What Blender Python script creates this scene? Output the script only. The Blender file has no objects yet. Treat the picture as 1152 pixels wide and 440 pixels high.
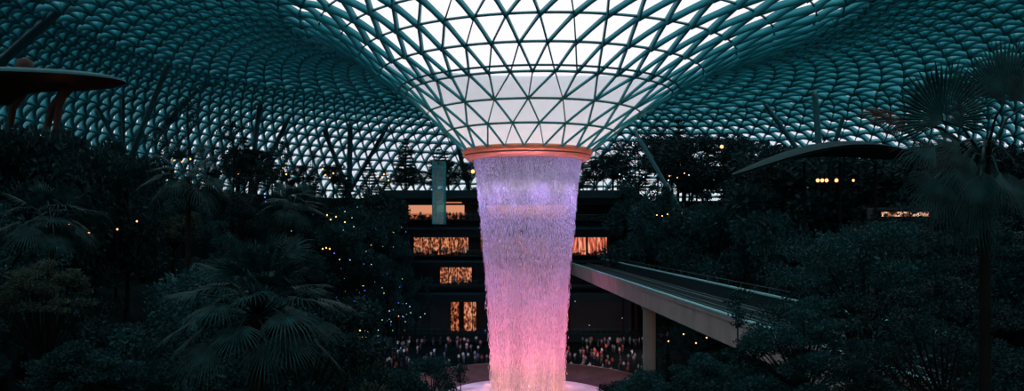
import bpy, math, random
import numpy as np
from mathutils import Vector, Matrix
random.seed(7); RNG = np.random.default_rng(7)
PI = math.pi
COL = bpy.context.scene.collection

# ------------------------------------------------------------------ camera model (used to lay things out at real distances)
F, CX, HY = 896.0, 576.0, 260.0
EYE = 27.7
AX, AY = 2.54, 130.0                     # axis of the waterfall

def P(px, py, d):
    return Vector(((px - CX) / F * d, d, EYE + (HY - py) / F * d))

def proj(x, y, z):
    return CX + F * x / y, HY - F * (z - EYE) / y

# ------------------------------------------------------------------ helpers
def mesh_np(name, V, Fc, mats, parent=None, smooth=False, mat_idx=None):
    """V: list/array of verts, Fc: list of faces or an (n,k) array."""
    me = bpy.data.meshes.new(name)
    V = np.asarray(V, dtype=np.float32).reshape(-1, 3)
    if isinstance(Fc, np.ndarray):
        n, k = Fc.shape
        me.vertices.add(len(V)); me.vertices.foreach_set('co', V.ravel())
        me.loops.add(n * k); me.loops.foreach_set('vertex_index', Fc.astype(np.int32).ravel())
        me.polygons.add(n)
        me.polygons.foreach_set('loop_start', np.arange(0, n * k, k, dtype=np.int32))
        me.polygons.foreach_set('loop_total', np.full(n, k, dtype=np.int32))
        me.update(calc_edges=True)
    else:
        me.from_pydata([tuple(map(float, v)) for v in V], [], Fc); me.update()
    if not isinstance(mats, (list, tuple)): mats = [mats]
    for m in mats: me.materials.append(m)
    if smooth: me.polygons.foreach_set('use_smooth', np.ones(len(me.polygons), dtype=bool))
    if mat_idx is not None: me.polygons.foreach_set('material_index', np.asarray(mat_idx, dtype=np.int32))
    o = bpy.data.objects.new(name, me); COL.objects.link(o)
    if parent is not None: o.parent = parent
    return o

class MB:
    def __init__(s): s.v = []; s.f = []; s.m = []
    def add(s, vs, fs, mi=0):
        b = len(s.v); s.v += [tuple(v) for v in vs]; s.f += [tuple(b + i for i in f) for f in fs]; s.m += [mi] * len(fs)
    def box(s, c, size, rz=0.0, mi=0, taper=1.0):
        cx, cy, cz = c; sx, sy, sz = [q / 2 for q in size]; co, si = math.cos(rz), math.sin(rz); vs = []
        for k, z in enumerate((-sz, sz)):
            t = taper if k else 1.0
            for x, y in ((-sx, -sy), (sx, -sy), (sx, sy), (-sx, sy)):
                x *= t; y *= t
                vs.append((cx + x * co - y * si, cy + x * si + y * co, cz + z))
        s.add(vs, [(0, 3, 2, 1), (4, 5, 6, 7), (0, 1, 5, 4), (1, 2, 6, 5), (2, 3, 7, 6), (3, 0, 4, 7)], mi)
    def tube(s, pts, rad, n=8, mi=0, cap=True):
        pts = [Vector(p) for p in pts]
        if not isinstance(rad, (list, tuple)): rad = [rad] * len(pts)
        vs = []; fs = []; prev = None
        for i, p in enumerate(pts):
            t = (pts[min(i + 1, len(pts) - 1)] - pts[max(i - 1, 0)]).normalized()
            if prev is None:
                u = t.cross(Vector((0, 0, 1)))
                if u.length < 1e-3: u = t.cross(Vector((0, 1, 0)))
                u.normalize()
            else:
                u = (prev - t * prev.dot(t)).normalized()
            prev = u; w = t.cross(u)
            for k in range(n):
                a = 2 * PI * k / n
                vs.append(p + (u * math.cos(a) + w * math.sin(a)) * rad[i])
        for i in range(len(pts) - 1):
            for k in range(n):
                k2 = (k + 1) % n
                fs.append((i * n + k, i * n + k2, (i + 1) * n + k2, (i + 1) * n + k))
        if cap:
            fs.append(tuple(range(n))[::-1]); fs.append(tuple((len(pts) - 1) * n + k for k in range(n)))
        s.add(vs, fs, mi)
    def lathe(s, prof, c=(0, 0, 0), n=24, mi=0, closed=False):
        vs = []; fs = []
        for r, z in prof:
            for k in range(n):
                a = 2 * PI * k / n; vs.append((c[0] + r * math.cos(a), c[1] + r * math.sin(a), c[2] + z))
        m = len(prof)
        for i in range(m if closed else m - 1):
            j = (i + 1) % m
            for k in range(n):
                k2 = (k + 1) % n
                fs.append((i * n + k, i * n + k2, j * n + k2, j * n + k))
        s.add(vs, fs, mi)
    def build(s, name, mats, parent=None, smooth=False):
        return mesh_np(name, s.v, s.f, mats, parent, smooth, s.m)

def tag(o, label=None, cat=None, group=None, kind=None):
    if label: o['label'] = label
    if cat: o['category'] = cat
    if group: o['group'] = group
    if kind: o['kind'] = kind
    return o
def empty(name, loc=(0, 0, 0), rz=0.0):
    o = bpy.data.objects.new(name, None); COL.objects.link(o); o.location = loc; o.rotation_euler = (0, 0, rz); o.empty_display_size = .2
    return o
def copy_tree(o, parent=None):
    c = o.copy(); COL.objects.link(c); c.parent = parent
    for ch in list(o.children): copy_tree(ch, c)
    return c

# ------------------------------------------------------------------ materials
def mat(name, col, rough=.7, metal=0.0, noise=None, emit=None, estr=0, spec=.3, bump=None):
    m = bpy.data.materials.new(name); m.use_nodes = True; nt = m.node_tree; b = nt.nodes['Principled BSDF']
    b.inputs['Base Color'].default_value = (*col, 1); b.inputs['Roughness'].default_value = rough
    b.inputs['Metallic'].default_value = metal; b.inputs['Specular IOR Level'].default_value = spec
    if noise:
        sc, amt = noise
        tc = nt.nodes.new('ShaderNodeTexCoord'); n = nt.nodes.new('ShaderNodeTexNoise'); n.inputs['Scale'].default_value = sc; n.inputs['Detail'].default_value = 5
        r = nt.nodes.new('ShaderNodeValToRGB')
        r.color_ramp.elements[0].position = .3; r.color_ramp.elements[1].position = .7
        r.color_ramp.elements[0].color = (*[c * (1 - amt) for c in col], 1); r.color_ramp.elements[1].color = (*[min(1, c * (1 + amt)) for c in col], 1)
        nt.links.new(tc.outputs['Object'], n.inputs['Vector']); nt.links.new(n.outputs['Fac'], r.inputs['Fac']); nt.links.new(r.outputs['Color'], b.inputs['Base Color'])
        if bump:
            bp = nt.nodes.new('ShaderNodeBump'); bp.inputs['Strength'].default_value = bump
            nt.links.new(n.outputs['Fac'], bp.inputs['Height']); nt.links.new(bp.outputs['Normal'], b.inputs['Normal'])
    if emit:
        b.inputs['Emission Color'].default_value = (*emit, 1); b.inputs['Emission Strength'].default_value = estr
    return m

def glass_mat(name, tint, gloss=.06, rough=.05):
    m = bpy.data.materials.new(name); m.use_nodes = True; nt = m.node_tree; nt.nodes.clear()
    o = nt.nodes.new('ShaderNodeOutputMaterial'); mx = nt.nodes.new('ShaderNodeMixShader')
    t = nt.nodes.new('ShaderNodeBsdfTransparent'); t.inputs['Color'].default_value = (*tint, 1)
    g = nt.nodes.new('ShaderNodeBsdfGlossy'); g.inputs['Roughness'].default_value = rough
    mx.inputs['Fac'].default_value = gloss
    nt.links.new(t.outputs[0], mx.inputs[1]); nt.links.new(g.outputs[0], mx.inputs[2]); nt.links.new(mx.outputs[0], o.inputs['Surface'])
    return m

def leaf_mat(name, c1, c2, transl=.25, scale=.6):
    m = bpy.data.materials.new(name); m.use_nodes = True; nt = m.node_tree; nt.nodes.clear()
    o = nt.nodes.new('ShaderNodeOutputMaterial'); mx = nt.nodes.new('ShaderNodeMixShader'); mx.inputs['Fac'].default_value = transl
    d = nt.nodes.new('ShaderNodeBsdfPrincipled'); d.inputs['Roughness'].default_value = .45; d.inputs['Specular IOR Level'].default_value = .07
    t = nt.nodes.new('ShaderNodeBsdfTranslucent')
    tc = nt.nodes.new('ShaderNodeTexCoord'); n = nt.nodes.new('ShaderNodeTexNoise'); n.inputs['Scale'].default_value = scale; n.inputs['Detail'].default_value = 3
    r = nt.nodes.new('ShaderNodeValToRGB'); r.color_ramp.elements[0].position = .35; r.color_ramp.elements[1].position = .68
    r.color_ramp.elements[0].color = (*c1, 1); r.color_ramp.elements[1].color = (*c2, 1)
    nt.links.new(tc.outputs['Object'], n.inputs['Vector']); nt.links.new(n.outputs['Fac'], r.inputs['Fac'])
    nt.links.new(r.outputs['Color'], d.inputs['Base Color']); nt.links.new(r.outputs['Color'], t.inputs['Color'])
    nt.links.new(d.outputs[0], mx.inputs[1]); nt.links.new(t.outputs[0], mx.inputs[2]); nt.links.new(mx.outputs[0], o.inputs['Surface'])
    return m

def emit_mat(name, col, s):
    m = bpy.data.materials.new(name); m.use_nodes = True; nt = m.node_tree; nt.nodes.clear()
    o = nt.nodes.new('ShaderNodeOutputMaterial'); e = nt.nodes.new('ShaderNodeEmission'); e.inputs['Color'].default_value = (*col, 1); e.inputs['Strength'].default_value = s
    nt.links.new(e.outputs[0], o.inputs['Surface'])
    return m

def shop_mat(name, c_dark, c_mid, c_hot, s, scale=(1.2, 1.2, .8)):
    """lit shop interior seen through its window: shelves and signs of varying brightness"""
    m = bpy.data.materials.new(name); m.use_nodes = True; nt = m.node_tree; nt.nodes.clear()
    o = nt.nodes.new('ShaderNodeOutputMaterial'); e = nt.nodes.new('ShaderNodeEmission'); e.inputs['Strength'].default_value = s
    tc = nt.nodes.new('ShaderNodeTexCoord'); mp = nt.nodes.new('ShaderNodeMapping'); mp.inputs['Scale'].default_value = scale
    v = nt.nodes.new('ShaderNodeTexVoronoi'); v.inputs['Scale'].default_value = 1.3
    n = nt.nodes.new('ShaderNodeTexNoise'); n.inputs['Scale'].default_value = 1.6; n.inputs['Detail'].default_value = 4
    a = nt.nodes.new('ShaderNodeMath'); a.operation = 'MULTIPLY'
    r = nt.nodes.new('ShaderNodeValToRGB'); cr = r.color_ramp
    cr.elements[0].position = .12; cr.elements[0].color = (*c_dark, 1); cr.elements[1].position = .42; cr.elements[1].color = (*c_hot, 1)
    k = cr.elements.new(.25); k.color = (*c_mid, 1)
    nt.links.new(tc.outputs['Object'], mp.inputs['Vector']); nt.links.new(mp.outputs[0], v.inputs['Vector']); nt.links.new(mp.outputs[0], n.inputs['Vector'])
    nt.links.new(v.outputs['Distance'], a.inputs[0]); nt.links.new(n.outputs['Fac'], a.inputs[1]); nt.links.new(a.outputs[0], r.inputs['Fac'])
    nt.links.new(r.outputs['Color'], e.inputs['Color']); nt.links.new(e.outputs[0], o.inputs['Surface'])
    return m

TEAL = (.008, .21, .25)
M = {}
M['beam'] = mat('teal painted steel', TEAL, .55, spec=.25)
M['column'] = mat('column steel', (.01, .10, .12), .6)
M['canopy'] = mat('canopy skin', (.006, .032, .036), .8, spec=.05)
M['hoop'] = mat('hoop steel', (.008, .14, .165), .5)
M['glass'] = glass_mat('roof glass', (.93, .96, .97), .05)
def frit_mat(name, f):
    m = glass_mat(name, (.93, .96, .98), .05); nt = m.node_tree
    out = [n for n in nt.nodes if n.type == 'OUTPUT_MATERIAL'][0]; src = out.inputs['Surface'].links[0].from_socket
    tl = nt.nodes.new('ShaderNodeBsdfTranslucent'); tl.inputs['Color'].default_value = (.97, .96, 1, 1)
    df = nt.nodes.new('ShaderNodeBsdfDiffuse'); df.inputs['Color'].default_value = (.92, .9, .93, 1)
    a = nt.nodes.new('ShaderNodeMixShader'); a.inputs['Fac'].default_value = .05; b = nt.nodes.new('ShaderNodeMixShader'); b.inputs['Fac'].default_value = f
    nt.links.new(tl.outputs[0], a.inputs[1]); nt.links.new(df.outputs[0], a.inputs[2]); nt.links.new(src, b.inputs[1]); nt.links.new(a.outputs[0], b.inputs[2]); nt.links.new(b.outputs[0], out.inputs['Surface'])
    return m
M['frit'] = frit_mat('fritted funnel glass', .6)
M['frit2'] = frit_mat('lightly fritted glass', .22)
M['copper'] = mat('copper ring', (.62, .25, .13), .42, .35, noise=(.8, .12))
M['copper_dark'] = mat('ring groove', (.25, .09, .05), .6)
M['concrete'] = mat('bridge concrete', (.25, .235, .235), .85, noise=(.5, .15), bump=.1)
M['deck'] = mat('track deck', (.006, .011, .012), .95, spec=.03, noise=(1, .3))
M['rail'] = mat('rail steel', (.02, .07, .08), .5, .3)
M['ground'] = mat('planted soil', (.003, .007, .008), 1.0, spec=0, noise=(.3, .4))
M['stone'] = mat('basin stone', (.07, .038, .034), .8, noise=(.4, .3), bump=.2)
M['stone_rim'] = mat('basin rim', (.05, .05, .05), .7)
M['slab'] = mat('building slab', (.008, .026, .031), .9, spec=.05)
M['wall'] = mat('building wall', (.008, .017, .021), .85, noise=(.4, .2))
M['bark'] = mat('bark', (.007, .008, .008), 1.0, spec=.03, noise=(3, .4))
M['dark_brown'] = mat('pavilion soffit', (.03, .016, .010), .7, noise=(.6, .3))
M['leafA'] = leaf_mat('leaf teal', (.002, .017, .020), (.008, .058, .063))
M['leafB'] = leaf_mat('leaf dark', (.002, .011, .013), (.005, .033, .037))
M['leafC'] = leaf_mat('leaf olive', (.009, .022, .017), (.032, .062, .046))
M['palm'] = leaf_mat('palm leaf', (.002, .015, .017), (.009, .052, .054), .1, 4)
M['palm_brown'] = leaf_mat('old palm leaf', (.016, .006, .003), (.028, .012, .006), .2, 1.5)
M['lamp_warm'] = emit_mat('warm lamp', (1, .36, .11), 3.5)
M['lamp_white'] = emit_mat('white lamp', (.6, .85, 1), 2)
M['lamp_blue'] = emit_mat('blue lamp', (.12, .2, 1), 2)
M['lamp_green'] = emit_mat('green lamp', (.35, 1, .55), 1.2)
M['screen'] = emit_mat('phone screen', (.6, .8, 1), 1.6)
M['post'] = mat('lamp post', (.006, .008, .01), .9, spec=.05)

# ------------------------------------------------------------------ building outline and roof shell
CXB, CYB, SA, SB = 15.0, 104.0, 104.0, 122.0          # plan centre (depth) and half sizes of the oval hall
def edge_R(th):
    """distance from the waterfall axis to the outer wall along direction th"""
    c, s = math.cos(th), math.sin(th); lo, hi = 30.0, 200.0
    for _ in range(40):
        m = (lo + hi) / 2; x = AX + m * c; y = AY + m * s
        v = abs((x - CXB) / SA) ** 2.3 + abs((y - CYB) / SB) ** 2.3
        if v > 1: hi = m
        else: lo = m
    q = (math.degrees(th) - 52 + 180) % 360 - 180
    return lo * (1 + .30 * math.exp(-(q / 34) ** 2))
_ER = [edge_R(2 * PI * i / 720) for i in range(720)]
def ER(th):
    t = (th / (2 * PI) * 720) % 720; i = int(t); f = t - i
    return _ER[i % 720] * (1 - f) + _ER[(i + 1) % 720] * f

INNER = [(10.3, 13.0, 0.0), (13.7, 16.0, .5), (17.2, 19.0, 1.0), (21.3, 22.0, 1.8), (25.8, 25.0, 2.1), (29.8, 27.7, 3.1), (34.0, 30.0, 4.4), (38.6, 31.8, 5.8)]
H_EDGE = 2.0
def hprof(t, L):
    h0 = INNER[-1][1]; m = .38 * min(L, 70) * t * (1 - t) ** 1.5
    return h0 + m - (h0 - H_EDGE) * (.94 * t ** 9 + .06 * t * t)
def shell(th, t):
    """outer roof: t 0 at the last inner hoop, 1 at the outer wall -> world point"""
    r0, h0, cx0 = INNER[-1]
    R = ER(th); L = R - r0; t = min(1, max(0, t))
    r = r0 + L * t; cx = cx0 * (1 - t)
    return Vector((AX + cx + r * math.cos(th), AY + r * math.sin(th), EYE + hprof(t, L)))

rings = []                                   # each: list of points
off = 0
def ring_inner(r, h, cx, n, o):
    return [Vector((AX + cx + r * math.cos(2 * PI * (j + o) / n), AY + r * math.sin(2 * PI * (j + o) / n), EYE + h)) for j in range(n)]
PH = .25
lay = []   # (points, n, offset)
for k, (r, h, cx) in enumerate(INNER):
    if k < 3: n = 22; o = PH + .5 * k
    else:
        n = 44
        if k == 3: o = 2 * lay[-1][2]
        else: o = lay[-1][2] + .5
    lay.append((ring_inner(r, h, cx, n, o), n, o))
K = 27
_ts = [i / 400 for i in range(401)]; _s = [0.0]
for a, b in zip(_ts, _ts[1:]): _s.append(_s[-1] + math.hypot((b - a) * 62, hprof(b, 62) - hprof(a, 62)))
TT = [float(np.interp(_s[-1] * k / K, _s, _ts)) for k in range(K + 1)]
for k in range(1, K + 1):
    t = TT[k]; _, n0, o0 = lay[-1]
    if k == 2 or k == 14: n = n0 * 2; o = o0 * 2
    else: n = n0; o = o0 + .5
    lay.append(([shell(2 * PI * (j + o) / n, t) for j in range(n)], n, o))

nodes = []; base = []
for pts, n, o in lay:
    base.append(len(nodes)); nodes += pts
nodes = np.array([tuple(p) for p in nodes])
hoops = []; diags = []; tris = []
for k in range(len(lay)):
    pts, n, o = lay[k]; b = base[k]
    for j in range(n): hoops.append((b + j, b + (j + 1) % n, k))
    if k + 1 < len(lay):
        _, n2, o2 = lay[k + 1]; b2 = base[k + 1]
        if n2 == n:                          # upper node j sits at angle j+.5 of the lower ring
            for j in range(n):
                j1 = (j + 1) % n
                diags += [(b + j, b2 + j, k), (b + j1, b2 + j, k)]
                tris += [(b + j, b + j1, b2 + j), (b + j1, b2 + j1, b2 + j)]
        else:
            for j in range(n):
                j1 = (j + 1) % n; u0, u1, u2, um = 2 * j, 2 * j + 1, (2 * j + 2) % n2, (2 * j - 1) % n2
                diags += [(b + j, b2 + u0, k), (b + j, b2 + u1, k), (b + j, b2 + um, k)]
                tris += [(b + j, b2 + u1, b2 + u0), (b + j, b2 + u0, b2 + um), (b + j, b + j1, b2 + u1)]
# node normals (pointing down into the hall)
nrm = np.zeros_like(nodes)
T = np.array(tris)
fn = np.cross(nodes[T[:, 1]] - nodes[T[:, 0]], nodes[T[:, 2]] - nodes[T[:, 0]])
flip = fn[:, 2] > 0; fn[flip] *= -1
for c in range(3): np.add.at(nrm, T[:, c], fn)
nrm /= np.linalg.norm(nrm, axis=1)[:, None]

def fins(edges, dn, dm, w, S):
    """haunched fins below the glass: deep at the nodes, shallower mid span"""
    E = np.array([(a, b) for a, b in edges]); A = nodes[E[:, 0]]; B = nodes[E[:, 1]]; NA = nrm[E[:, 0]]; NB = nrm[E[:, 1]]
    dirv = B - A; dirv /= np.linalg.norm(dirv, axis=1)[:, None]
    mid = NA + NB; side = np.cross(dirv, mid); side /= np.linalg.norm(side, axis=1)[:, None]
    n = len(E); V = np.zeros((n, S, 4, 3)); dn = np.asarray(dn).reshape(-1, 1); dm = np.asarray(dm).reshape(-1, 1)
    for s in range(S):
        t = s / (S - 1); p = A * (1 - t) + B * t; nn = NA * (1 - t) + NB * t
        dep = dm + (dn - dm) * (2 * abs(t - .5)) ** 2.2
        hw = side * (w / 2)
        V[:, s, 0] = p + hw; V[:, s, 1] = p - hw; V[:, s, 2] = p - hw + nn * dep; V[:, s, 3] = p + hw + nn * dep
    Fq = []
    idx = np.arange(n)[:, None] * (S * 4)
    for s in range(S - 1):
        for c in range(4):
            c2 = (c + 1) % 4
            Fq.append(idx + np.array([[s * 4 + c, s * 4 + c2, (s + 1) * 4 + c2, (s + 1) * 4 + c]]))
    return V.reshape(-1, 3), np.concatenate(Fq)

ceiling = empty('ceiling'); tag(ceiling, 'teal steel lattice roof with glass funnel around the waterfall opening', kind='structure')
tmin = T.min(axis=1); done = np.zeros(len(T), dtype=bool)
for k_, fr_k in enumerate((.62, .56, .48, .40, .30, .2, .1)):
    sel = (tmin >= base[k_]) & (tmin < base[k_ + 1]) & ~done; done |= sel
    mesh_np('funnel_glass', nodes, T[sel], frit_mat('fritted funnel glass %d' % k_, fr_k), ceiling)
mesh_np('glass', nodes, T[~done], M['glass'], ceiling)
inn = 7
dI = [(a, b) for a, b, k in diags if k < inn]; dO = [(a, b) for a, b, k in diags if k >= inn]
hI = [(a, b) for a, b, k in hoops if k <= inn]; hO = [(a, b) for a, b, k in hoops if k > inn]
DD = [.38, .42, .5, .68, .9, 1.1, 1.2]; dd_ = np.array([DD[k] for a, b, k in diags if k < inn])
V, Q = fins(dI, dd_, dd_ * .9, .15, 3); o = mesh_np('funnel_lattice', V, Q, M['beam'], ceiling)
V, Q = fins(hI, .38, .34, .18, 3); mesh_np('funnel_hoops', V, Q, M['hoop'], ceiling)
dn_ = np.array([1.35 + 1.0 * min(1, max(0, (k - 12) / 11)) for a, b, k in diags if k >= inn])
V, Q = fins(dO, dn_, dn_ * .68, .2, 6); mesh_np('vault_lattice', V, Q, M['beam'], ceiling)
dn_ = np.array([1.3 + 1.0 * min(1, max(0, (k - 12) / 11)) for a, b, k in hoops if k > inn])
V, Q = fins(hO, dn_, dn_ * .68, .2, 6); mesh_np('vault_hoops', V, Q, M['beam'], ceiling)
# second hoop just under the fourth ring, and the dark inner tubes that follow each funnel hoop
mb = MB()
for k in (3,):
    pts = [Vector(nodes[base[k] + j]) + Vector(nrm[base[k] + j]) * .5 + Vector((0, 0, .75)) for j in range(44)]
    r, h, cx = INNER[k]
    c = Vector((AX + cx, AY, 0))
    ring = [(Vector(((p.x - c.x) * 1.045 + c.x, (p.y - c.y) * 1.045 + c.y, p.z + .1))) for p in pts]
    mb.tube(ring + [ring[0]], .16, 6, cap=False)
mb.build('doubled_hoop', M['hoop'], ceiling)

# outer wall below the roof's edge: glass with the same lattice, standing on the terraces
wv = []; wf = []; nW = 176
for i in range(nW):
    th = 2 * PI * i / nW; p = shell(th, 1.0); wv += [(p.x, p.y, p.z), (p.x, p.y, 20.0)]
for i in range(nW):
    j = (i + 1) % nW; wf.append((2 * i, 2 * j, 2 * j + 1, 2 * i + 1))
tag(mesh_np('wall_outer', wv, wf, M['wall']), 'dark outer wall under the roof edge', kind='structure')

def roof_hit(px, py):
    """walk along the line of sight of a pixel to the roof shell (outer part)"""
    for i in range(200, 2200):
        d = i * .1
        p = P(px, py, d); dx, dy = p.x - AX, p.y - AY; th = math.atan2(dy, dx) % (2 * PI); r = math.hypot(dx, dy)
        if r < INNER[-1][0]: continue
        R = ER(th); t = (r - INNER[-1][0]) / (R - INNER[-1][0])
        if t > 1: return p
        if p.z >= shell(th, t).z - .3: return p
    return P(px, py, 150)
def roof_z(x, y):
    dx, dy = x - AX, y - AY; th = math.atan2(dy, dx) % (2 * PI); r = math.hypot(dx, dy)
    t = (r - INNER[-1][0]) / (ER(th) - INNER[-1][0])
    if t < 0: return EYE + 30
    return shell(th, min(t, 1)).z

# ------------------------------------------------------------------ terraces
def sstep(a, b, x):
    t = max(0, min(1, (x - a) / (b - a))); return t * t * (3 - 2 * t)
def G(x, y):
    dx, dy = x - AX, y - AY; r = math.hypot(dx, dy); th = math.atan2(dy, dx)
    q_ = (math.degrees(th) - 52 + 180) % 360 - 180; R = ER(th) / (1 + .30 * math.exp(-(q_ / 34) ** 2))
    front = sstep(.55, .93, -math.sin(th))
    ztop = 35.0 - 11.0 * front
    t = (r - 27) / max(10, (R - 30 - 27)); t = max(0, min(1, t)) * 5
    k = math.floor(t); f = t - k
    z = ztop * (min(5, k + sstep(.55, .95, f))) / 5
    # the plaza behind the pool and the building that closes the far end
    if dy > 0:
        w = 1 - sstep(29, 36, abs(x - 0))
        zp = 36.4 if y > 181 else (.0 + 3.6 * sstep(24, 42, r))
        z = z * (1 - w) + zp * w
    # keep the track's corridor free
    tx = x - (12.8 + (174 - y) * .0458)
    if -3 < tx < 11 and 30 < y < 176: z = min(z, 15.0)
    return z
NT, NR = 260, 90
gv = []; gf = []
for i in range(NT):
    th = 2 * PI * i / NT; R = ER(th)
    for j in range(NR + 1):
        r = 19.4 + (R + .5 - 19.4) * j / NR
        x, y = AX + r * math.cos(th), AY + r * math.sin(th); gv.append((x, y, G(x, y) if j else 2.2))
for i in range(NT):
    i2 = (i + 1) % NT
    for j in range(NR): gf.append((i * (NR + 1) + j, i * (NR + 1) + j + 1, i2 * (NR + 1) + j + 1, i2 * (NR + 1) + j))
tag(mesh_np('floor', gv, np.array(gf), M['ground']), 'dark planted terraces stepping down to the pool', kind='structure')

# ------------------------------------------------------------------ waterfall, ring, basin
RZ = EYE + 11.45
ring = empty('oculus_ring', (AX, AY, RZ)); tag(ring, 'orange copper ring that the waterfall pours from', 'ring')
mb = MB()
mb.lathe([(9.0, .0), (9.3, -.12), (9.85, .05), (10.2, .42), (10.32, .60)], n=96)
mb.lathe([(10.30, .78), (10.55, .95), (10.62, 1.35), (10.5, 1.75), (10.2, 1.85), (9.6, 1.8)], n=96)
mb.build('ring_band', M['copper'], ring, True)
mb = MB(); mb.lathe([(10.32, .60), (10.16, .64), (10.16, .74), (10.30, .78)], n=96); mb.build('groove', M['copper_dark'], ring, True)
mb = MB(); mb.lathe([(9.6, 1.8), (8.6, 1.75), (8.3, 1.1), (8.25, .25), (9.0, 0)], n=96); mb.build('inner_lip', M['copper_dark'], ring, True)

Z0, Z1 = RZ + .2, 1.2
FZ = [(Z0, 8.75), (RZ - 2, 8.3), (EYE + 0, 7.3), (EYE - 6, 6.6), (EYE - 13, 6.0), (EYE - 20, 5.55), (Z1, 5.3)]
fz = np.array([a for a, b in FZ][::-1]); fr = np.array([b for a, b in FZ][::-1])
def fall_r(z): return np.interp(z, fz, fr)

def water_mat(name, alpha_lo, alpha_hi, scale, dens):
    m = bpy.data.materials.new(name); m.use_nodes = True; nt = m.node_tree; nt.nodes.clear()
    o = nt.nodes.new('ShaderNodeOutputMaterial'); mx = nt.nodes.new('ShaderNodeMixShader')
    tr = nt.nodes.new('ShaderNodeBsdfTransparent')
    d = nt.nodes.new('ShaderNodeBsdfDiffuse'); d.inputs['Color'].default_value = (.8, .8, .82, 1)
    tl = nt.nodes.new('ShaderNodeBsdfTranslucent'); tl.inputs['Color'].default_value = (.8, .8, .82, 1)
    w = nt.nodes.new('ShaderNodeMixShader'); w.inputs['Fac'].default_value = .5
    tc = nt.nodes.new('ShaderNodeTexCoord'); mp = nt.nodes.new('ShaderNodeMapping'); mp.inputs['Scale'].default_value = scale
    n = nt.nodes.new('ShaderNodeTexNoise'); n.inputs['Scale'].default_value = 1; n.inputs['Detail'].default_value = 4; n.inputs['Roughness'].default_value = .65
    r = nt.nodes.new('ShaderNodeMapRange'); r.inputs['From Min'].default_value = dens - .12; r.inputs['From Max'].default_value = dens + .14
    r.inputs['To Min'].default_value = alpha_lo; r.inputs['To Max'].default_value = alpha_hi
    nt.links.new(tc.outputs['Object'], mp.inputs['Vector']); nt.links.new(mp.outputs[0], n.inputs['Vector']); nt.links.new(n.outputs['Fac'], r.inputs['Value'])
    nt.links.new(d.outputs[0], w.inputs[1]); nt.links.new(tl.outputs[0], w.inputs[2])
    sx = nt.nodes.new('ShaderNodeSeparateXYZ'); nt.links.new(tc.outputs['Object'], sx.inputs[0])
    hc = nt.nodes.new('ShaderNodeValToRGB'); q = nt.nodes.new('ShaderNodeMath'); q.operation = 'DIVIDE'; q.inputs[1].default_value = 38.0; nt.links.new(sx.outputs['Z'], q.inputs[0]); nt.links.new(q.outputs[0], hc.inputs['Fac'])
    E = hc.color_ramp.elements; E[0].position = 0; E[0].color = (.7, .7, .7, 1); E[1].position = 1; E[1].color = (1, 1, 1, 1)
    for p_, g_ in ((.3, .5), (.5, .34), (.62, .26), (.84, .26), (.93, .95)):
        e_ = E.new(p_); e_.color = (g_, g_, g_, 1)
    ml = nt.nodes.new('ShaderNodeMath'); ml.operation = 'MULTIPLY'; ml.use_clamp = True; nt.links.new(r.outputs[0], ml.inputs[0]); nt.links.new(hc.outputs['Color'], ml.inputs[1])
    ml2 = nt.nodes.new('ShaderNodeMath'); ml2.operation = 'MULTIPLY'; ml2.inputs[1].default_value = 1.5; ml2.use_clamp = True; nt.links.new(ml.outputs[0], ml2.inputs[0])
    nt.links.new(ml2.outputs[0], mx.inputs['Fac']); nt.links.new(tr.outputs[0], mx.inputs[1]); nt.links.new(w.outputs[0], mx.inputs[2])
    nt.links.new(mx.outputs[0], o.inputs['Surface'])
    return m
M['veil'] = water_mat('water veil', .08, .78, (.75, .75, .035), .5)
M['veil_in'] = water_mat('inner water veil', .0, .30, (.9, .9, .05), .52)
def drop_mat():
    m = bpy.data.materials.new('water drops'); m.use_nodes = True; nt = m.node_tree; nt.nodes.clear()
    o = nt.nodes.new('ShaderNodeOutputMaterial'); w = nt.nodes.new('ShaderNodeMixShader'); w.inputs['Fac'].default_value = .5
    d = nt.nodes.new('ShaderNodeBsdfDiffuse'); tl = nt.nodes.new('ShaderNodeBsdfTranslucent')
    for q in (d, tl): q.inputs['Color'].default_value = (.86, .86, .88, 1)
    nt.links.new(d.outputs[0], w.inputs[1]); nt.links.new(tl.outputs[0], w.inputs[2]); nt.links.new(w.outputs[0], o.inputs['Surface'])
    return m
M['drops'] = drop_mat()

fall = empty('waterfall', (AX, AY, Z1)); tag(fall, 'tall round waterfall lit lavender above and pink below', 'waterfall')
def veil(name, dr, m, ztop=Z0, zbot=Z1, n=160, k=60):
    v = []; f = []
    for i in range(k + 1):
        z = ztop + (zbot - ztop) * i / k; r = float(fall_r(z)) + dr
        for j in range(n):
            a = 2 * PI * j / n; rr = r + .10 * math.sin(7 * a + z * .05) * (i / k) + .07 * math.sin(23 * a) * (i / k)
            v.append((rr * math.cos(a), rr * math.sin(a), z - Z1))
    for i in range(k):
        for j in range(n):
            j2 = (j + 1) % n; f.append((i * n + j, i * n + j2, (i + 1) * n + j2, (i + 1) * n + j))
    return mesh_np(name, v, np.array(f), m, fall, True)
veil('water_sheet', 0, M['veil'])
veil('inner_sheet', -.7, M['veil_in'], n=96)

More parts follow.
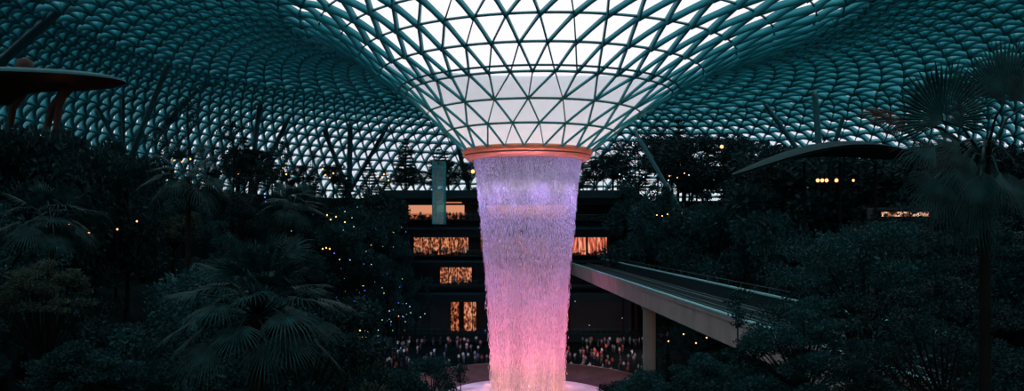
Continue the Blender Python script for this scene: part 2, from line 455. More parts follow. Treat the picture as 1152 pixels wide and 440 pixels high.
def streaks(name, N, zhi, zlo, wid, lng, jit, clump, pw=1.0):
    u = RNG.random(N) ** pw
    z = zhi + (zlo - zhi) * u; fr_ = (Z0 - z) / (Z0 - Z1)
    a = RNG.random(N) * 2 * PI
    if clump > 0:      # strands gather lower down
        c = RNG.random(26) * 2 * PI; pick = RNG.integers(0, 26, N); m = RNG.random(N) < clump * fr_
        a = np.where(m, c[pick] + RNG.normal(0, .045, N), a)
    r = fall_r(z) + RNG.normal(0, 1, N) * (jit[0] + jit[1] * fr_)
    r = np.where(fr_ < .02, np.minimum(r, 8.8), r)
    L = (lng[0] + (lng[1] - lng[0]) * fr_) * (.5 + RNG.random(N)); W = (wid[0] + (wid[1] - wid[0]) * fr_) * (.6 + .8 * RNG.random(N))
    cx, cy = r * np.cos(a), r * np.sin(a); V = np.zeros((N, 5, 3)); zz = z - Z1
    V[:, 0] = np.stack([cx, cy, zz + L * .5], 1); V[:, 4] = np.stack([cx, cy, zz - L * .5], 1)
    ph = RNG.random(N) * 2 * PI
    for k in range(3):
        V[:, 1 + k] = np.stack([cx + W * .5 * np.cos(ph + k * 2.094), cy + W * .5 * np.sin(ph + k * 2.094), zz - L * .15], 1)
    V[:, :, 2] = np.clip(V[:, :, 2], 0, Z0 - Z1 - .02)
    b = np.arange(N)[:, None] * 5; Fq = []
    for k in range(3):
        k2 = (k + 1) % 3
        Fq.append(b + np.array([[0, 1 + k, 1 + k2]])); Fq.append(b + np.array([[4, 1 + k2, 1 + k]]))
    return tag(mesh_np(name, V.reshape(-1, 3), np.concatenate(Fq), M['drops'], fall), kind='stuff')
streaks('falling_drops', 46000, Z0, Z1, (.078, .036), (.40, 1.5), (.10, .24), .5)
streaks('upper_curtain', 15000, Z0, Z0 - 4, (.06, .06), (.9, .9), (.05, .05), 0, 1.5)
streaks('spray', 9000, Z1 + 16, Z1, (.06, .07), (.4, .8), (.2, .2), .3)

basin = empty('pool_basin', (AX, AY, 0)); tag(basin, 'round dark stone basin catching the waterfall', 'pool')
mb = MB(); mb.lathe([(20.2, 0), (20.2, 2.9), (19.9, 3.05), (19.3, 3.05)], n=120); mb.build('rim', M['stone_rim'], basin, True)
mb = MB(); mb.lathe([(19.3, 3.05), (18.6, 2.6), (16.5, 1.75), (14.2, 1.25), (13.6, .9), (13.5, .3)], n=120); mb.build('sloping_wall', M['stone'], basin, True)
def pool_mat():
    m = mat('foaming pool', (.55, .5, .5), .5, noise=(.25, .35), bump=.4); return m
M['pool'] = pool_mat()
mb = MB(); mb.lathe([(.01, 1.25), (5, 1.3), (8, 1.15), (11, 1.05), (13.62, 1.0)], n=96); mb.build('water_surface', M['pool'], basin, True)
# ------------------------------------------------------------------ track bridge
bdir = Vector((-.0458, 1, 0)).normalized(); bn = Vector((bdir.y, -bdir.x, 0))
B0 = Vector((12.8 + (174 - 30) * .0458, 30, 0)); LB = 146.0; DZ = EYE - 7.0
def bpt(s, w, z): return B0 + bdir * s + bn * w + Vector((0, 0, z))
def bprism(mb, w0, w1, z0, z1, s0=0, s1=LB, mi=0):
    vs = [bpt(s, w, z) for s in (s0, s1) for w, z in ((w0, z0), (w1, z0), (w1, z1), (w0, z1))]
    mb.add(vs, [(0, 1, 2, 3), (7, 6, 5, 4), (0, 4, 5, 1), (1, 5, 6, 2), (2, 6, 7, 3), (3, 7, 4, 0)], mi)
bridge = empty('track_bridge'); tag(bridge, 'long grey concrete train bridge sloping through the picture beside the waterfall', 'bridge')
s = 0; mb = MB(); seg = 0
while s < LB:                                # precast girder segments with open joints
    e = min(LB, s + 2.9)
    vs = [bpt(q, w, z) for q in (s, e - .035) for w, z in ((0, DZ - .35), (0.06, DZ - 2.4), (6.74, DZ - 2.4), (6.8, DZ - .35))]
    mb.add(vs, [(3, 2, 1, 0), (4, 5, 6, 7), (0, 1, 5, 4), (1, 2, 6, 5), (2, 3, 7, 6), (3, 0, 4, 7)]); s = e
mb.build('girder', M['concrete'], bridge)
mb = MB(); bprism(mb, .02, 6.78, DZ - .8, DZ - .3); mb.build('deck', M['deck'], bridge)
M['coping'] = mat('coping', (.10, .30, .32), .6)  # teal light falling on the ledge is put into this colour
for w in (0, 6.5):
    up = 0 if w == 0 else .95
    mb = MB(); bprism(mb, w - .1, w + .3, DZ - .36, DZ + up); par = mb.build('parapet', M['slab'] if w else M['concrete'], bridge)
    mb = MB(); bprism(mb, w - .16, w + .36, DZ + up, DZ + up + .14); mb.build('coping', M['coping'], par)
for w in (1.5, 2.4, 4.2, 5.1):
    mb = MB(); bprism(mb, w - .09, w + .09, DZ - .3, DZ - .08); mb.build('rail', M['rail'], bridge)
mb = MB(); bprism(mb, 3.2, 3.4, DZ - .3, DZ + .15); mb.build('guide_beam', M['rail'], bridge)
for s_ in (73,):
    mb = MB(); c = bpt(s_, 1.7, 0); mb.lathe([(.82, 0), (.82, DZ - 3.3), (1.15, DZ - 2.6), (1.2, DZ - 2.36)], (c.x, c.y, 0), 20)
    mb.build('pillar', M['concrete'], bridge, True)
for s_ in np.arange(6, LB, 3.4):
    pass
mb = MB()
for s_ in np.arange(4, LB, 4.0):
    bprism(mb, 6.6, 6.66, DZ + 1.0, DZ + 1.7, s_, s_ + .06)
bprism(mb, 6.6, 6.66, DZ + 1.66, DZ + 1.72); mb.build('handrail', M['rail'], bridge)

# ------------------------------------------------------------------ mall building across the far end
FD = 173.0
def X(px, d=FD): return (px - CX) / F * d
def Zp(py, d=FD): return EYE + (HY - py) / F * d
M['shop1'] = shop_mat('shop glow', (.05, .012, .008), (.30, .075, .035), (.95, .38, .19), .8, (1.9, 1, 1.0))
M['shop2'] = shop_mat('shop glow deep', (.02, .005, .004), (.20, .04, .018), (.75, .24, .10), .75, (1.6, 1, .9))
M['shop3'] = shop_mat('far shop glow', (.2, .03, .02), (.7, .14, .08), (1.2, .5, .3), .9, (1.5, 1.5, .3))
M['band'] = emit_mat('lit fascia', (1.0, .40, .22), .7)
M['band2'] = emit_mat('lit fascia lower', (.62, .22, .11), .8)
mall = empty('mall_building', (0, FD, 0)); tag(mall, 'shopping gallery of stacked lit shop floors behind the waterfall', 'building')
x0, x1 = -27.5, 28.0
levels = [(Zp(374), Zp(340)), (Zp(320), Zp(301)), (Zp(287), Zp(267)), (Zp(247), Zp(230))]
mb = MB(); mb.box((0, 6.2, 18.2), (x1 - x0, .6, 36.4)); mb.build('back_wall', M['wall'], mall)
zs = [0] + [q for l in levels for q in l] + [Zp(214)]
for i in range(0, len(zs), 2):
    a, b = zs[i], zs[i + 1]
    mb = MB(); mb.box((0, 3, (a + b) / 2), (x1 - x0, 6, b - a)); mb.box((0, -1.0, a + (b - a) * .5), (x1 - x0, 2.0, .5)) ; mb.build('floor_slab', M['slab'], mall)
for li, (za, zb) in enumerate(levels):
    spans = {0: [(506, 516, 'shop2'), (521, 535, 'shop1'), (598, 640, 'shop2')], 1: [(494, 530, 'shop1'), (548, 600, 'shop2')], 2: [(464, 494, 'shop1'), (495, 526, 'shop1'), (540, 620, 'shop2'), (641, 660, 'shop3'), (662, 684, 'shop3')], 3: [(459, 486, None), (490, 522, None), (548, 640, None)]}[li]
    for (pa, pb, mk) in spans:
        a, b = X(pa), X(pb)
        if mk:
            mb = MB(); mb.box(((a + b) / 2, 2.2, (za + zb) / 2), (b - a, .15, zb - za - .1)); sw = mb.build('shop_window', M[mk], mall)
            mb = MB()
            for k in range(int((b - a) / 1.9) + 1): mb.box((a + k * 1.9, 2.0, (za + zb) / 2), (.12, .12, zb - za))
            mb.build('mullion', M['post'], sw)
        else:
            mb = MB(); mb.box(((a + b) / 2, 1.2, zb - 1.0), (b - a, .4, 1.7)); mb.build('lit_fascia', M['band'], mall)
            mb = MB(); mb.box(((a + b) / 2, 1.5, zb - 2.05), (b - a, .2, .4)); mb.build('lower_fascia', M['band2'], mall)
            mb = MB(); mb.box(((a + b) / 2, 3.2, (za + zb) / 2 - .8), (b - a, .2, 1.3)); mb.build('shop_window', M['shop2'], mall)
# solid bays between the lit ones
for (pa, pb, l) in [(440, 463, 2), (440, 458, 3), (440, 493, 1), (440, 505, 0), (527, 539, 2), (523, 547, 3), (531, 547, 1), (686, 712, 2), (686, 712, 3), (642, 712, 1), (642, 712, 0)]:
    a, b = X(pa), X(pb); za, zb = levels[l]
    mb = MB(); mb.box(((a + b) / 2, 2.4, (za + zb) / 2), (b - a, .5, zb - za)); mb.build('bay_wall', M['wall'], mall)
for li, (za, zb) in enumerate(levels):       # balcony railing in front of every floor
    mb = MB(); mb.box(((x0 + x1) / 2 - 0, -1.9, za + 1.0), (x1 - x0, .06, .06))
    for k in range(40): mb.box((x0 + 1.4 * k + .4, -1.9, za + .5), (.05, .05, 1.0))
    mb.build('railing', M['rail'], mall)
mb = MB(); mb.box((X(505), -.2, Zp(228)), (X(519) - X(490), .3, .25)); mb.build('upper_light_strip', M['band2'], mall)

# glass lift tower rising in front of the gallery
LD = 168.0
lift = empty('lift_tower', (X(494, LD), LD, 0)); tag(lift, 'teal glass lift tower standing before the lit shop floors', 'lift tower')
lt, lb, lw = Zp(182, LD), Zp(252, LD), 1.25
mb = MB()
for sx in (-1, 1):
    for sy in (-1, 1): mb.box((sx * lw, sy * lw, (lt + lb) / 2), (.22, .22, lt - lb))
zz = lb
while zz < lt:
    for sy in (-1, 1): mb.box((0, sy * lw, zz), (2 * lw, .12, .12)); mb.box((sy * lw, 0, zz), (.12, 2 * lw, .12))
    zz += 2.4
mb.build('frame', M['beam'], lift)
M['liftglass'] = glass_mat('lift glass', (.45, .8, .82), .15, .1)
mb = MB()
for sy in (-1, 1): mb.box((0, sy * lw, (lt + lb) / 2), (2 * lw - .2, .03, lt - lb)); mb.box((sy * lw, 0, (lt + lb) / 2), (.03, 2 * lw - .2, lt - lb))
mb.build('glazing', M['liftglass'], lift)
mb = MB(); mb.box((-lw + .5, 0, (lt + lb) / 2), (.5, .5, lt - lb)); mb.build('guide_shaft', M['column'], lift)

# ------------------------------------------------------------------ leaning steel columns that carry the roof
def deck_z(x, y): return G(x, y)
def column(pxt, pyt, pxb, pyb, wpx, label, dd=0, group=None):
    top = roof_hit(pxt, pyt); d = top.y
    bot = P(pxb, pyb, d + dd)
    v = bot - top; g = G(bot.x, bot.y)
    if bot.z > g:                            # carry on down to the terrace
        k = (g - .3 - top.z) / v.z if abs(v.z) > .1 else 1
        k = 1.0
        while k < 4.5:
            bot = top + v * k
            if bot.z < G(bot.x, bot.y) - .2: break
            k += .02
    r = wpx / F * d / 2
    c = empty('roof_column', tuple(bot)); tag(c, label, 'column', group)
    mb = MB(); mb.tube([(0, 0, 0), tuple((top - bot) * .5), tuple((top - bot) * .93), tuple(top - bot)], [r * .8, r, r * .95, r * .55], 14)
    mb.build('shaft', M['column'], c, True)
    mb = MB(); mb.lathe([(r * 1.6, 0), (r * 1.6, .35), (r * .9, .5)], n=16); mb.build('base_plate', M['post'], c)
column(82, -2, -6, 76, 11, 'thick dark steel column leaning across the top corner of the roof', 0)
column(193, 62, 152, 165, 6.5, 'slim steel column leaning over the tree line beside the brown pavilion')
column(238, 84, 160, 166, 6.5, 'slanting steel column rising to the roof from the same foot as its steeper neighbour')
column(293, 108, 286, 172, 5.5, 'nearly upright dark steel column against the bright lower panes')
column(332, 118, 303, 178, 5, 'thin leaning column just beyond the nearly upright dark one')
column(362, 140, 386, 200, 5, 'thin column leaning toward the upright teal one with bright panes behind')
column(394, 134, 393, 205, 6, 'vertical teal steel column in front of the brightest lower panes')
column(438, 138, 405, 196, 4.5, 'thin column slanting up away from the upright teal one')
column(514, 160, 527, 212, 5, 'short teal column close beside the copper ring and lift tower')
column(714, 147, 734, 182, 5, 'pale teal column leaning out from behind the funnel over dark trees')
column(916, 100, 922, 172, 7, 'stout upright steel column rising behind the curved canopy')
column(857, 112, 897, 168, 5.5, 'leaning steel column meeting the curved canopy from the funnel side')
column(950, 128, 934, 176, 5, 'slim column leaning between the stout upright one and the fan palm')
column(103, 108, 130, 160, 5, 'thin steel column leaning down beside the brown pavilion edge')
column(138, 92, 139, 160, 4, 'thin upright column at the end of the brown pavilion roof')

# ------------------------------------------------------------------ pavilion (upper left) and curved canopy (right)
pc = P(-8, 88, 80)
pav = empty('pavilion', (pc.x, 80, G(pc.x, 80))); tag(pav, 'dark brown oval roofed pavilion on flared stems at the photo edge', 'pavilion')
zt = pc.z - pav.location.z
def oval(o, sx, sy):
    for v_ in o.data.vertices: v_.co.x *= sx; v_.co.y *= sy
mb = MB(); mb.lathe([(.01, zt + .7), (4, zt + .55), (8.2, zt + .2), (9.0, zt - .1), (9.0, zt - .3)], n=64); oval(mb.build('roof_top', M['column'], pav, True), 1.46, .6)
mb = MB(); mb.lathe([(9.0, zt - .3), (8.5, zt - .55), (5, zt - .8), (2.4, zt - 1.5), (1.6, zt - 2.6), (.01, zt - 2.6)], n=64); oval(mb.build('soffit', M['dark_brown'], pav, True), 1.46, .6)
for (bx, tx_) in ((5.2, 7.6), (6.3, 7.2), (1.5, 3.2), (-2, -3.5)):
    mb = MB(); mb.tube([(bx, 0, 0), (bx, 0, zt - 6), (bx + (tx_ - bx) * .3, 0, zt - 3), (tx_, 0, zt - 1.0)], [.35, .33, .34, .55], 10); mb.build('stem', M['dark_brown'], pav, True)
mb = MB(); mb.lathe([(.01, zt + 2.1), (.7, zt + 1.8), (.8, zt + 1.2), (.7, zt + .4)], (3.2, 0, 0), 16); mb.build('finial', M['dark_brown'], pav, True)

can = empty('leaf_canopy', (22, 62, G(22, 62))); tag(can, 'curved leaf shaped canopy roof with lamps beneath it behind the fan palm', 'canopy')
v = []; f = []; nu, nv = 26, 10
pA, pB = P(822, 196, 60), P(1035, 168, 66)
for side in (0, 1):
    for i in range(nu + 1):
        u = i / nu; c = pA.lerp(pB, u); c.z += 1.5 * math.sin(PI * min(1, u * 1.1)) ; w = 4.2 * math.sin(PI * (.02 + .93 * u)) ** .7
        for j in range(nv + 1):
            q = j / nv * 2 - 1
            v.append((c.x - 22, c.y + q * w - 62, c.z - .5 * q * q * w * .3 - side * .16 - can.location.z))
for side in (0, 1):
    b = side * (nu + 1) * (nv + 1)
    for i in range(nu):
        for j in range(nv):
            a = b + i * (nv + 1) + j; f.append((a, a + 1, a + nv + 2, a + nv + 1))
mesh_np('canopy_shell', v, f, M['canopy'], can, True)
mb = MB()
for px in (905, 945, 985):
    q = P(px, 185, 63); mb.tube([(q.x - 22, 1, -.2), (q.x - 22, 1, q.z - can.location.z + .2)], .12, 8)
mb.build('support', M['post'], can)

# ------------------------------------------------------------------ foliage
def leaf_quads(C, D, L, W):
    """diamond leaves: centres C, directions D, length L, width W"""
    n = len(C); D = D / np.linalg.norm(D, axis=1)[:, None]
    R = RNG.normal(size=(n, 3)); S = np.cross(D, R); S /= np.linalg.norm(S, axis=1)[:, None] + 1e-9
    L = np.asarray(L).reshape(-1, 1) * np.ones((n, 1)); W = np.asarray(W).reshape(-1, 1) * np.ones((n, 1))
    V = np.stack([C - D * L * .5, C + S * W * .5, C + D * L * .5, C - S * W * .5], 1)
    return V.reshape(-1, 3), np.arange(n * 4).reshape(n, 4)

def blob_leaves(blobs, per, size, flat=.6, updir=.2):
    Cs = []; Ds = []
    for (c, r) in blobs:
        n = int(per * r * r)
        q = RNG.normal(size=(n, 3)); q /= np.linalg.norm(q, axis=1)[:, None]
        rad = r * (RNG.random(n) ** .35)[:, None]
        p = q * rad; p[:, 2] *= flat
        Cs.append(p + np.array(c)); d = q * .6 + RNG.normal(size=(n, 3)) * .6; d[:, 2] += updir; Ds.append(d)
    C = np.concatenate(Cs); D = np.concatenate(Ds); s = size * (.6 + .8 * RNG.random(len(C)))
    return leaf_quads(C, D, s, s * .45)

PROTO = {}
def proto_tree(key, name, h, kind, leafm, seed):
    global RNG
    RNG = np.random.default_rng(seed); rnd = random.Random(seed)
    root = empty(name); mb = MB(); blobs = []
    if kind == 'conifer':
        mb.tube([(0, 0, 0), (.1, 0, h * .5), (0, .05, h * .97)], [.2, .13, .03], 7)
        z = h * .22
        while z < h * .98:
            rr = (1 - (z / h)) ** .75 * h * .30 + .3
            nb = 6
            for k in range(nb):
                a = rnd.random() * 2 * PI; L = rr * (.6 + .5 * rnd.random()); zt = z + .12 * L + rnd.uniform(-.2, .2)
                e = (L * math.cos(a), L * math.sin(a), zt); mb.tube([(0, 0, z), e], [.05, .015], 4, cap=False)
                for q in (.45, .75, 1.0): blobs.append(((e[0] * q, e[1] * q, z + (zt - z) * q), .22 * rr + .25))
            z += h * .065
        V, Q = blob_leaves(blobs, 70, .24, .35)
    elif kind == 'round':
        mb.tube([(0, 0, 0), (.2, .1, h * .35), (.1, 0, h * .6)], [.26, .18, .12], 8)
        for k in range(15):
            a = rnd.random() * 2 * PI; rr = h * .30 * rnd.random() ** .5; z = h * (.5 + .42 * rnd.random()) ; rr *= 1.1 - abs(z / h - .68)
            c = (rr * math.cos(a), rr * math.sin(a), z); blobs.append((c, h * (.09 + .07 * rnd.random())))
            mb.tube([(.15, .05, h * .42), (c[0] * .6, c[1] * .6, h * .42 + (z - h * .42) * .7), c], [.09, .05, .02], 5, cap=False)
        V, Q = blob_leaves(blobs, 5200 / (h * h * .2), .26, .62)
    elif kind == 'slender':
        mb.tube([(0, 0, 0), (.15, 0, h * .4), (-.1, .1, h * .75), (0, 0, h)], [.12, .09, .05, .02], 6)
        for k in range(16):
            a = rnd.random() * 2 * PI; z = h * (.38 + .6 * rnd.random()); L = h * .13 * (.5 + rnd.random()) * (1.25 - z / h)* 1.6
            c = (L * math.cos(a), L * math.sin(a), z + .3 * L); mb.tube([(0, 0, z - .2), c], [.04, .012], 4, cap=False)
            blobs.append((c, h * (.045 + .045 * rnd.random()))); blobs.append(((c[0] * .5, c[1] * .5, z), h * .04))
        V, Q = blob_leaves(blobs, 3000 / (h * h * .2), .22, .6)
    elif kind == 'shrub':
        mb.tube([(0, 0, 0), (0, 0, h * .6)], [.08, .04], 6)
        for k in range(16):
            a = rnd.random() * 2 * PI; rr = h * .55 * rnd.random() ** .5; z = h * (.25 + .6 * rnd.random() * (1 - rr / h))
            c = (rr * math.cos(a), rr * math.sin(a), z); blobs.append((c, h * .2)); mb.tube([(0, 0, h * .1), c], [.04, .015], 4, cap=False)
        V, Q = blob_leaves(blobs, 3600 / (h * h * .5), .17, .7)
    elif kind == 'fern':                     # tree fern: arching pinnate fronds from a short trunk
        mb.tube([(0, 0, 0), (.05, 0, h * .6)], [.14, .11], 7)
        Cs = []; Ds = []; Ls = []
        for k in range(20):
            a = k * 2.399; L = h * .5 * (.8 + .4 * rnd.random()); el = rnd.uniform(.2, 1.0); prev = None; pts = []
            for s_ in range(13):
                t = s_ / 12; x = L * t * math.cos(el) * 1.1; z = h * .6 + L * (t * math.sin(el) - .75 * t * t)
                pts.append(Vector((x * math.cos(a), x * math.sin(a), z)))
            mb.tube(pts[::3], [.03, .02, .015, .01, .005], 4, cap=False)
            for s_ in range(1, 13):
                for side in (-1, 1):
                    for sub in (0, .5):
                        p = pts[s_ - 1].lerp(pts[s_], sub); dl = L * .22 * math.sin(PI * min(.95, .15 + .85 * s_ / 12))
                        dv = Vector((-math.sin(a) * side, math.cos(a) * side, -.35)) + (pts[s_] - pts[s_ - 1]).normalized() * .4
                        dv.normalize(); c = p + dv * dl * .5; Cs.append(tuple(c)); Ds.append(tuple(dv)); Ls.append(dl)
        V, Q = leaf_quads(np.array(Cs), np.array(Ds), np.array(Ls), np.array(Ls) * .16)
    mb.build('trunk', M['bark'], root, True)
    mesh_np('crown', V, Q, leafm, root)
    PROTO[key] = [root, h, False]
    return root
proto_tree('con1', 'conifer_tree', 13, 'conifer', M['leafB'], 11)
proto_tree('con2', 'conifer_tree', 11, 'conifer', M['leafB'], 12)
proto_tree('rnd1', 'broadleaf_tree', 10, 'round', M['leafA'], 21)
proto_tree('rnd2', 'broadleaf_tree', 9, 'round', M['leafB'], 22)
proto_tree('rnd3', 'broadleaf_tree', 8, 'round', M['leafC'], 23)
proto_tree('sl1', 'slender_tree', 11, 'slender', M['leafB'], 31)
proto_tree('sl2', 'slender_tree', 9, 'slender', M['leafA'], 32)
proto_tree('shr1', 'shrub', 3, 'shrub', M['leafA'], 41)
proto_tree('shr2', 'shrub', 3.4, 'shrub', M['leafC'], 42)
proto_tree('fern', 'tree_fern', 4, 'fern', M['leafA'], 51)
RNG = np.random.default_rng(99)
def plant(key, x, y, z, s, label, cat, group=None, rz=None, sz=1.0):
    pr = PROTO[key]
    if not pr[2]: o = pr[0]; pr[2] = True
    else: o = copy_tree(pr[0])
    o.location = (x, y, z - .1); o.rotation_euler = (0, 0, random.random() * 6.28 if rz is None else rz); o.scale = (s, s, s * sz)
    o['label'] = label; o['category'] = cat
    if group: o['group'] = group
    elif 'group' in o: del o['group']
    return o

def lerp_tab(tab, x):
    for (a, va), (b, vb) in zip(tab, tab[1:]):
        if x <= b: return va + (vb - va) * max(0, (x - a)) / (b - a)
    return tab[-1][1]
FAR = [(-50, 130), (90, 150), (140, 112), (250, 118), (285, 160), (330, 168), (390, 165), (410, 150), (440, 145), (530, 170), (655, 160), (700, 142), (760, 132), (830, 150), (900, 158), (1152, 140)]
MID = [(-50, 140), (140, 150), (160, 172), (300, 182), (380, 192), (440, 215), (655, 200), (700, 185), (760, 185), (900, 190), (1200, 180)]
NEAR = [(-50, 190), (110, 215), (200, 262), (380, 300), (410, 345), (440, 398), (470, 436), (690, 436), (720, 412), (800, 405), (840, 395), (880, 330), (900, 245), (1200, 225)]
def bridge_depth(px):
    k = (px - CX) / F       # x = k d ; x = 12.8+(174-d)*.0458
    d = (12.8 + 174 * .0458) / (k + .0458)
    return d
def limit(px, d):
    if d < 95: L = lerp_tab(NEAR, px)
    elif d < 150: L = lerp_tab(MID, px)
    else: L = lerp_tab(FAR, px)
    if 455 < px < 528 and d < 171: L = max(L, 384)
    elif 440 < px <= 455 and d < 150: L = max(L, 300)
    if 528 <= px < 662: L = max(L, 442 if d < 150 else (392 if d < 171 else 180))
    if 640 < px < 900 and d < bridge_depth(max(px, 560)) + 8:
        L = max(L, 312 + .455 * (px - 642) + 4)
        if px > 870: L = min(L, 380)
    if 415 < px < 455 and d < 120: L = max(L, 398)
    if 655 < px < 745 and d < 132: L = max(L, 404)
    return L
ZONES = []
def zone_label(px, d, key):
    kind = {'con': 'pointed conifer', 'rnd': 'dark leafy tree', 'sl1': 'slender open tree', 'sl2': 'slender open tree', 'shr': 'low dark shrub', 'fer': 'tree fern'}[key[:3]]
    cat = 'shrub' if key[:3] == 'shr' else 'tree'
    if d > 150:
        w = 'on the top terrace against the bright lower roof, left of the waterfall' if px < 590 else 'on the top terrace under the roof, right of the waterfall'
    elif d > 95:
        w = 'on the far planted slope left of the waterfall' if px < 590 else 'on the planted slope behind the train bridge'
    else:
        w = 'on the dark near slope left of the pool' if px < 590 else 'on the dark near slope below and beyond the train bridge'
    return kind + ' ' + w, cat, kind + 's ' + w
placed = []; count = 0
rr = random.Random(5)
tries = 0
BR_FREE = lambda x, y: -2.5 < x - (12.8 + (174 - y) * .0458) < 9.5 and 28 < y < 178
QUOTA = {'far': 125, 'mid': 115, 'near': 58}
while sum(QUOTA.values()) > 0 and tries < 60000:
    tries += 1
    d = rr.choice((rr.uniform(150, 214), rr.uniform(95, 150), rr.uniform(24, 95))); band = 'far' if d > 150 else ('mid' if d > 95 else 'near')
    if QUOTA[band] <= 0: continue
    px = rr.uniform(-60, 1212); x = (px - CX) / F * d; y = d
    dx, dy = x - AX, y - AY; r = math.hypot(dx, dy); R = ER(math.atan2(dy, dx))
    if r < 25 or r > R - 9: continue
    if abs(x) < 30 and 130 < y < 183 and r < 62: continue
    gz = G(x, y)
    far = d > 150
    key = rr.choice(['con1', 'con2', 'rnd2', 'sl1', 'rnd2', 'sl2', 'con1', 'rnd2'] if far else (['rnd1', 'rnd2', 'rnd1', 'sl2', 'con2', 'rnd3', 'fern', 'rnd2'] if d > 60 else ['rnd1', 'rnd2', 'shr1', 'fern', 'rnd1', 'shr2']))
    h = PROTO[key][1] * rr.uniform(.75, 1.35)
    L = limit(px, d) + (rr.random() ** 1.3 * 42 if far else rr.random() * 45)
    ztop = EYE + (HY - L) / F * d
    if BR_FREE(x, y): ztop = min(ztop, DZ - 3.5)
    ztop = min(ztop, roof_z(x, y) - 1.5)
    h = min(h, ztop - gz)
    pyb = proj(x, y, gz)[1]
    if h < 2.0: continue
    if h < 4.2 and key[:3] not in ('shr', 'fer'): key = rr.choice(['shr1', 'shr2', 'fern'])
    s = h / PROTO[key][1]
    if s < .3: continue
    if proj(x, y, gz + h)[1] > 450: continue
    rad = (.28 if key[:3] != 'shr' else .55) * h
    if any((x - a) ** 2 + (y - b) ** 2 < (.62 * (rad + c) * (.7 if far else 1)) ** 2 for a, b, c in placed): continue
    if -70 < x < -33 and 72 < y < 88 and ztop > pc.z - 2: continue
    placed.append((x, y, rad)); count += 1; QUOTA[band] -= 1
    lab, cat, grp = zone_label(px, d, key)
    plant(key, x, y, gz, s, lab, cat, grp)
def manual(key, px, pyt, d, label, cat='tree', wide=1.0, group=None):
    x = (px - CX) / F * d; g = G(x, d); h = P(px, pyt, d).z - g; s_ = h / PROTO[key][1]
    o_ = plant(key, x, d, g, s_, label, cat, group); o_.scale = (s_ * wide, s_ * wide, s_); placed.append((x, d, 2.0)); return o_
for i, (key, px, py, d, w_) in enumerate((('rnd1', 398, 232, 158, .8), ('sl2', 412, 214, 161, .9), ('rnd1', 424, 236, 164, .7), ('con1', 437, 210, 167, .7), ('sl2', 447, 226, 166, .8), ('rnd1', 384, 250, 150, .9), ('rnd2', 408, 290, 150, .8), ('rnd1', 430, 300, 153, .7), ('rnd1', 451, 296, 164, .6), ('sl2', 457, 330, 163, .7), ('rnd1', 418, 340, 147, .8), ('rnd1', 468, 338, 166, .5), ('sl2', 482, 312, 168, .5))):
    manual(key, px, py, d, 'tall teal tinted tree crowding the dark end of the lit shopping gallery', wide=w_, group='trees crowding the gallery end')
for i, (key, px, py, d, w_) in enumerate((('sl2', 700, 206, 170, .8), ('rnd1', 716, 222, 169, .7), ('con1', 672, 205, 186, .5), ('rnd1', 735, 226, 150, .8), ('sl2', 752, 212, 146, .9), ('rnd1', 778, 232, 138, .8), ('con1', 792, 205, 134, .8), ('rnd1', 815, 226, 126, .8), ('sl2', 838, 210, 118, .8), ('rnd1', 862, 236, 110, .8))):
    manual(key, px, py, d, 'tall teal tinted tree rising right behind the train bridge', wide=w_, group='trees right behind the train bridge')
for i, (key, px, py, d, w_) in enumerate((('rnd2', -8, 128, 62, .7), ('rnd2', 24, 136, 66, .7), ('rnd2', 52, 134, 64, .6), ('con2', 84, 142, 68, .6), ('rnd2', 112, 158, 70, .6), ('rnd2', 140, 168, 74, .6))):
    manual(key, px, py, d, 'nearly black tree massed in front of the brown pavilion stems', wide=w_, group='black trees before the pavilion')
for px, py, d, w_ in ((212, 112, 128, .7), (262, 136, 134, .8), (180, 146, 116, .8), (318, 158, 150, .8)):
    manual('sl1', px, py, d, 'tall slender tree reaching up among the leaning roof columns near the pavilion', wide=w_, group='slender trees among the leaning columns')
for i in range(13):
    px = 905 + i * 20; manual(('rnd2', 'sl1', 'con1')[i % 3], px, 158 + (i * 37 % 17), 120 - i * 2, 'dark tree at the terrace edge beyond the canopy and the tall fan palm', wide=1.1, group='trees beyond the canopy and tall palm')
rk = random.Random(3)
for i in range(26):
    if i % 3 == 1: continue
    px = 672 + i * 8.2 + rk.uniform(-3, 3); d = rk.uniform(176, 206); t_ = 160 - 24 * math.exp(-((px - 765) / 45) ** 2) + rk.uniform(-9, 14)
    manual(rk.choice(['sl1', 'con1', 'con2', 'rnd2', 'sl1']), px, t_, d, 'dark tree in the dense grove on the top terrace right of the copper ring', wide=rk.uniform(.9, 1.3), group='grove right of the copper ring')
print('trees', count, 'tries', tries)

# ------------------------------------------------------------------ fan palms near the camera
def fan_frond(hub, mid, nrmv, R, spread, droop, nseg=26, rnd=random, join=.45):
    """costapalmate leaf: pleated segments joined near the hub, free and drooping at the tips"""
    mid = Vector(mid).normalized(); n = Vector(nrmv); n = (n - mid * n.dot(mid)).normalized(); s = mid.cross(n)
    V = []; Fq = []; hub = Vector(hub)
    for k in range(nseg):
        t = (k + .5) / nseg * 2 - 1; a = t * spread / 2
        L = R * (1 - .28 * abs(t) ** 2.0) * (.93 + .14 * rnd.random())
        d = mid * math.cos(a) + s * math.sin(a); e = -mid * math.sin(a) + s * math.cos(a)
        da = spread / nseg
        st = [(0.04, 1.0), (.25, .98), (join, .9), ((1 + join) / 2, .45), (1.0, .03)]; rows = []
        for q, wf in st:
            rr_ = L * q; w = math.tan(da / 2) * L * min(q, join) * wf * 1.02
            c = hub + d * rr_ + n * (.10 * R * (1 - q) * abs(t)) - Vector((0, 0, 1)) * droop * R * q ** 3 * (.8 + .5 * rnd.random() if q > .9 else 1)
            rows.append((c - e * w, c + n * w * .55, c + e * w))
        b = len(V)
        for r_ in rows: V += [tuple(x) for x in r_]
        for i in range(len(rows) - 1):
            o = b + i * 3; Fq += [(o, o + 1, o + 4, o + 3), (o + 1, o + 2, o + 5, o + 4)]
    return V, Fq

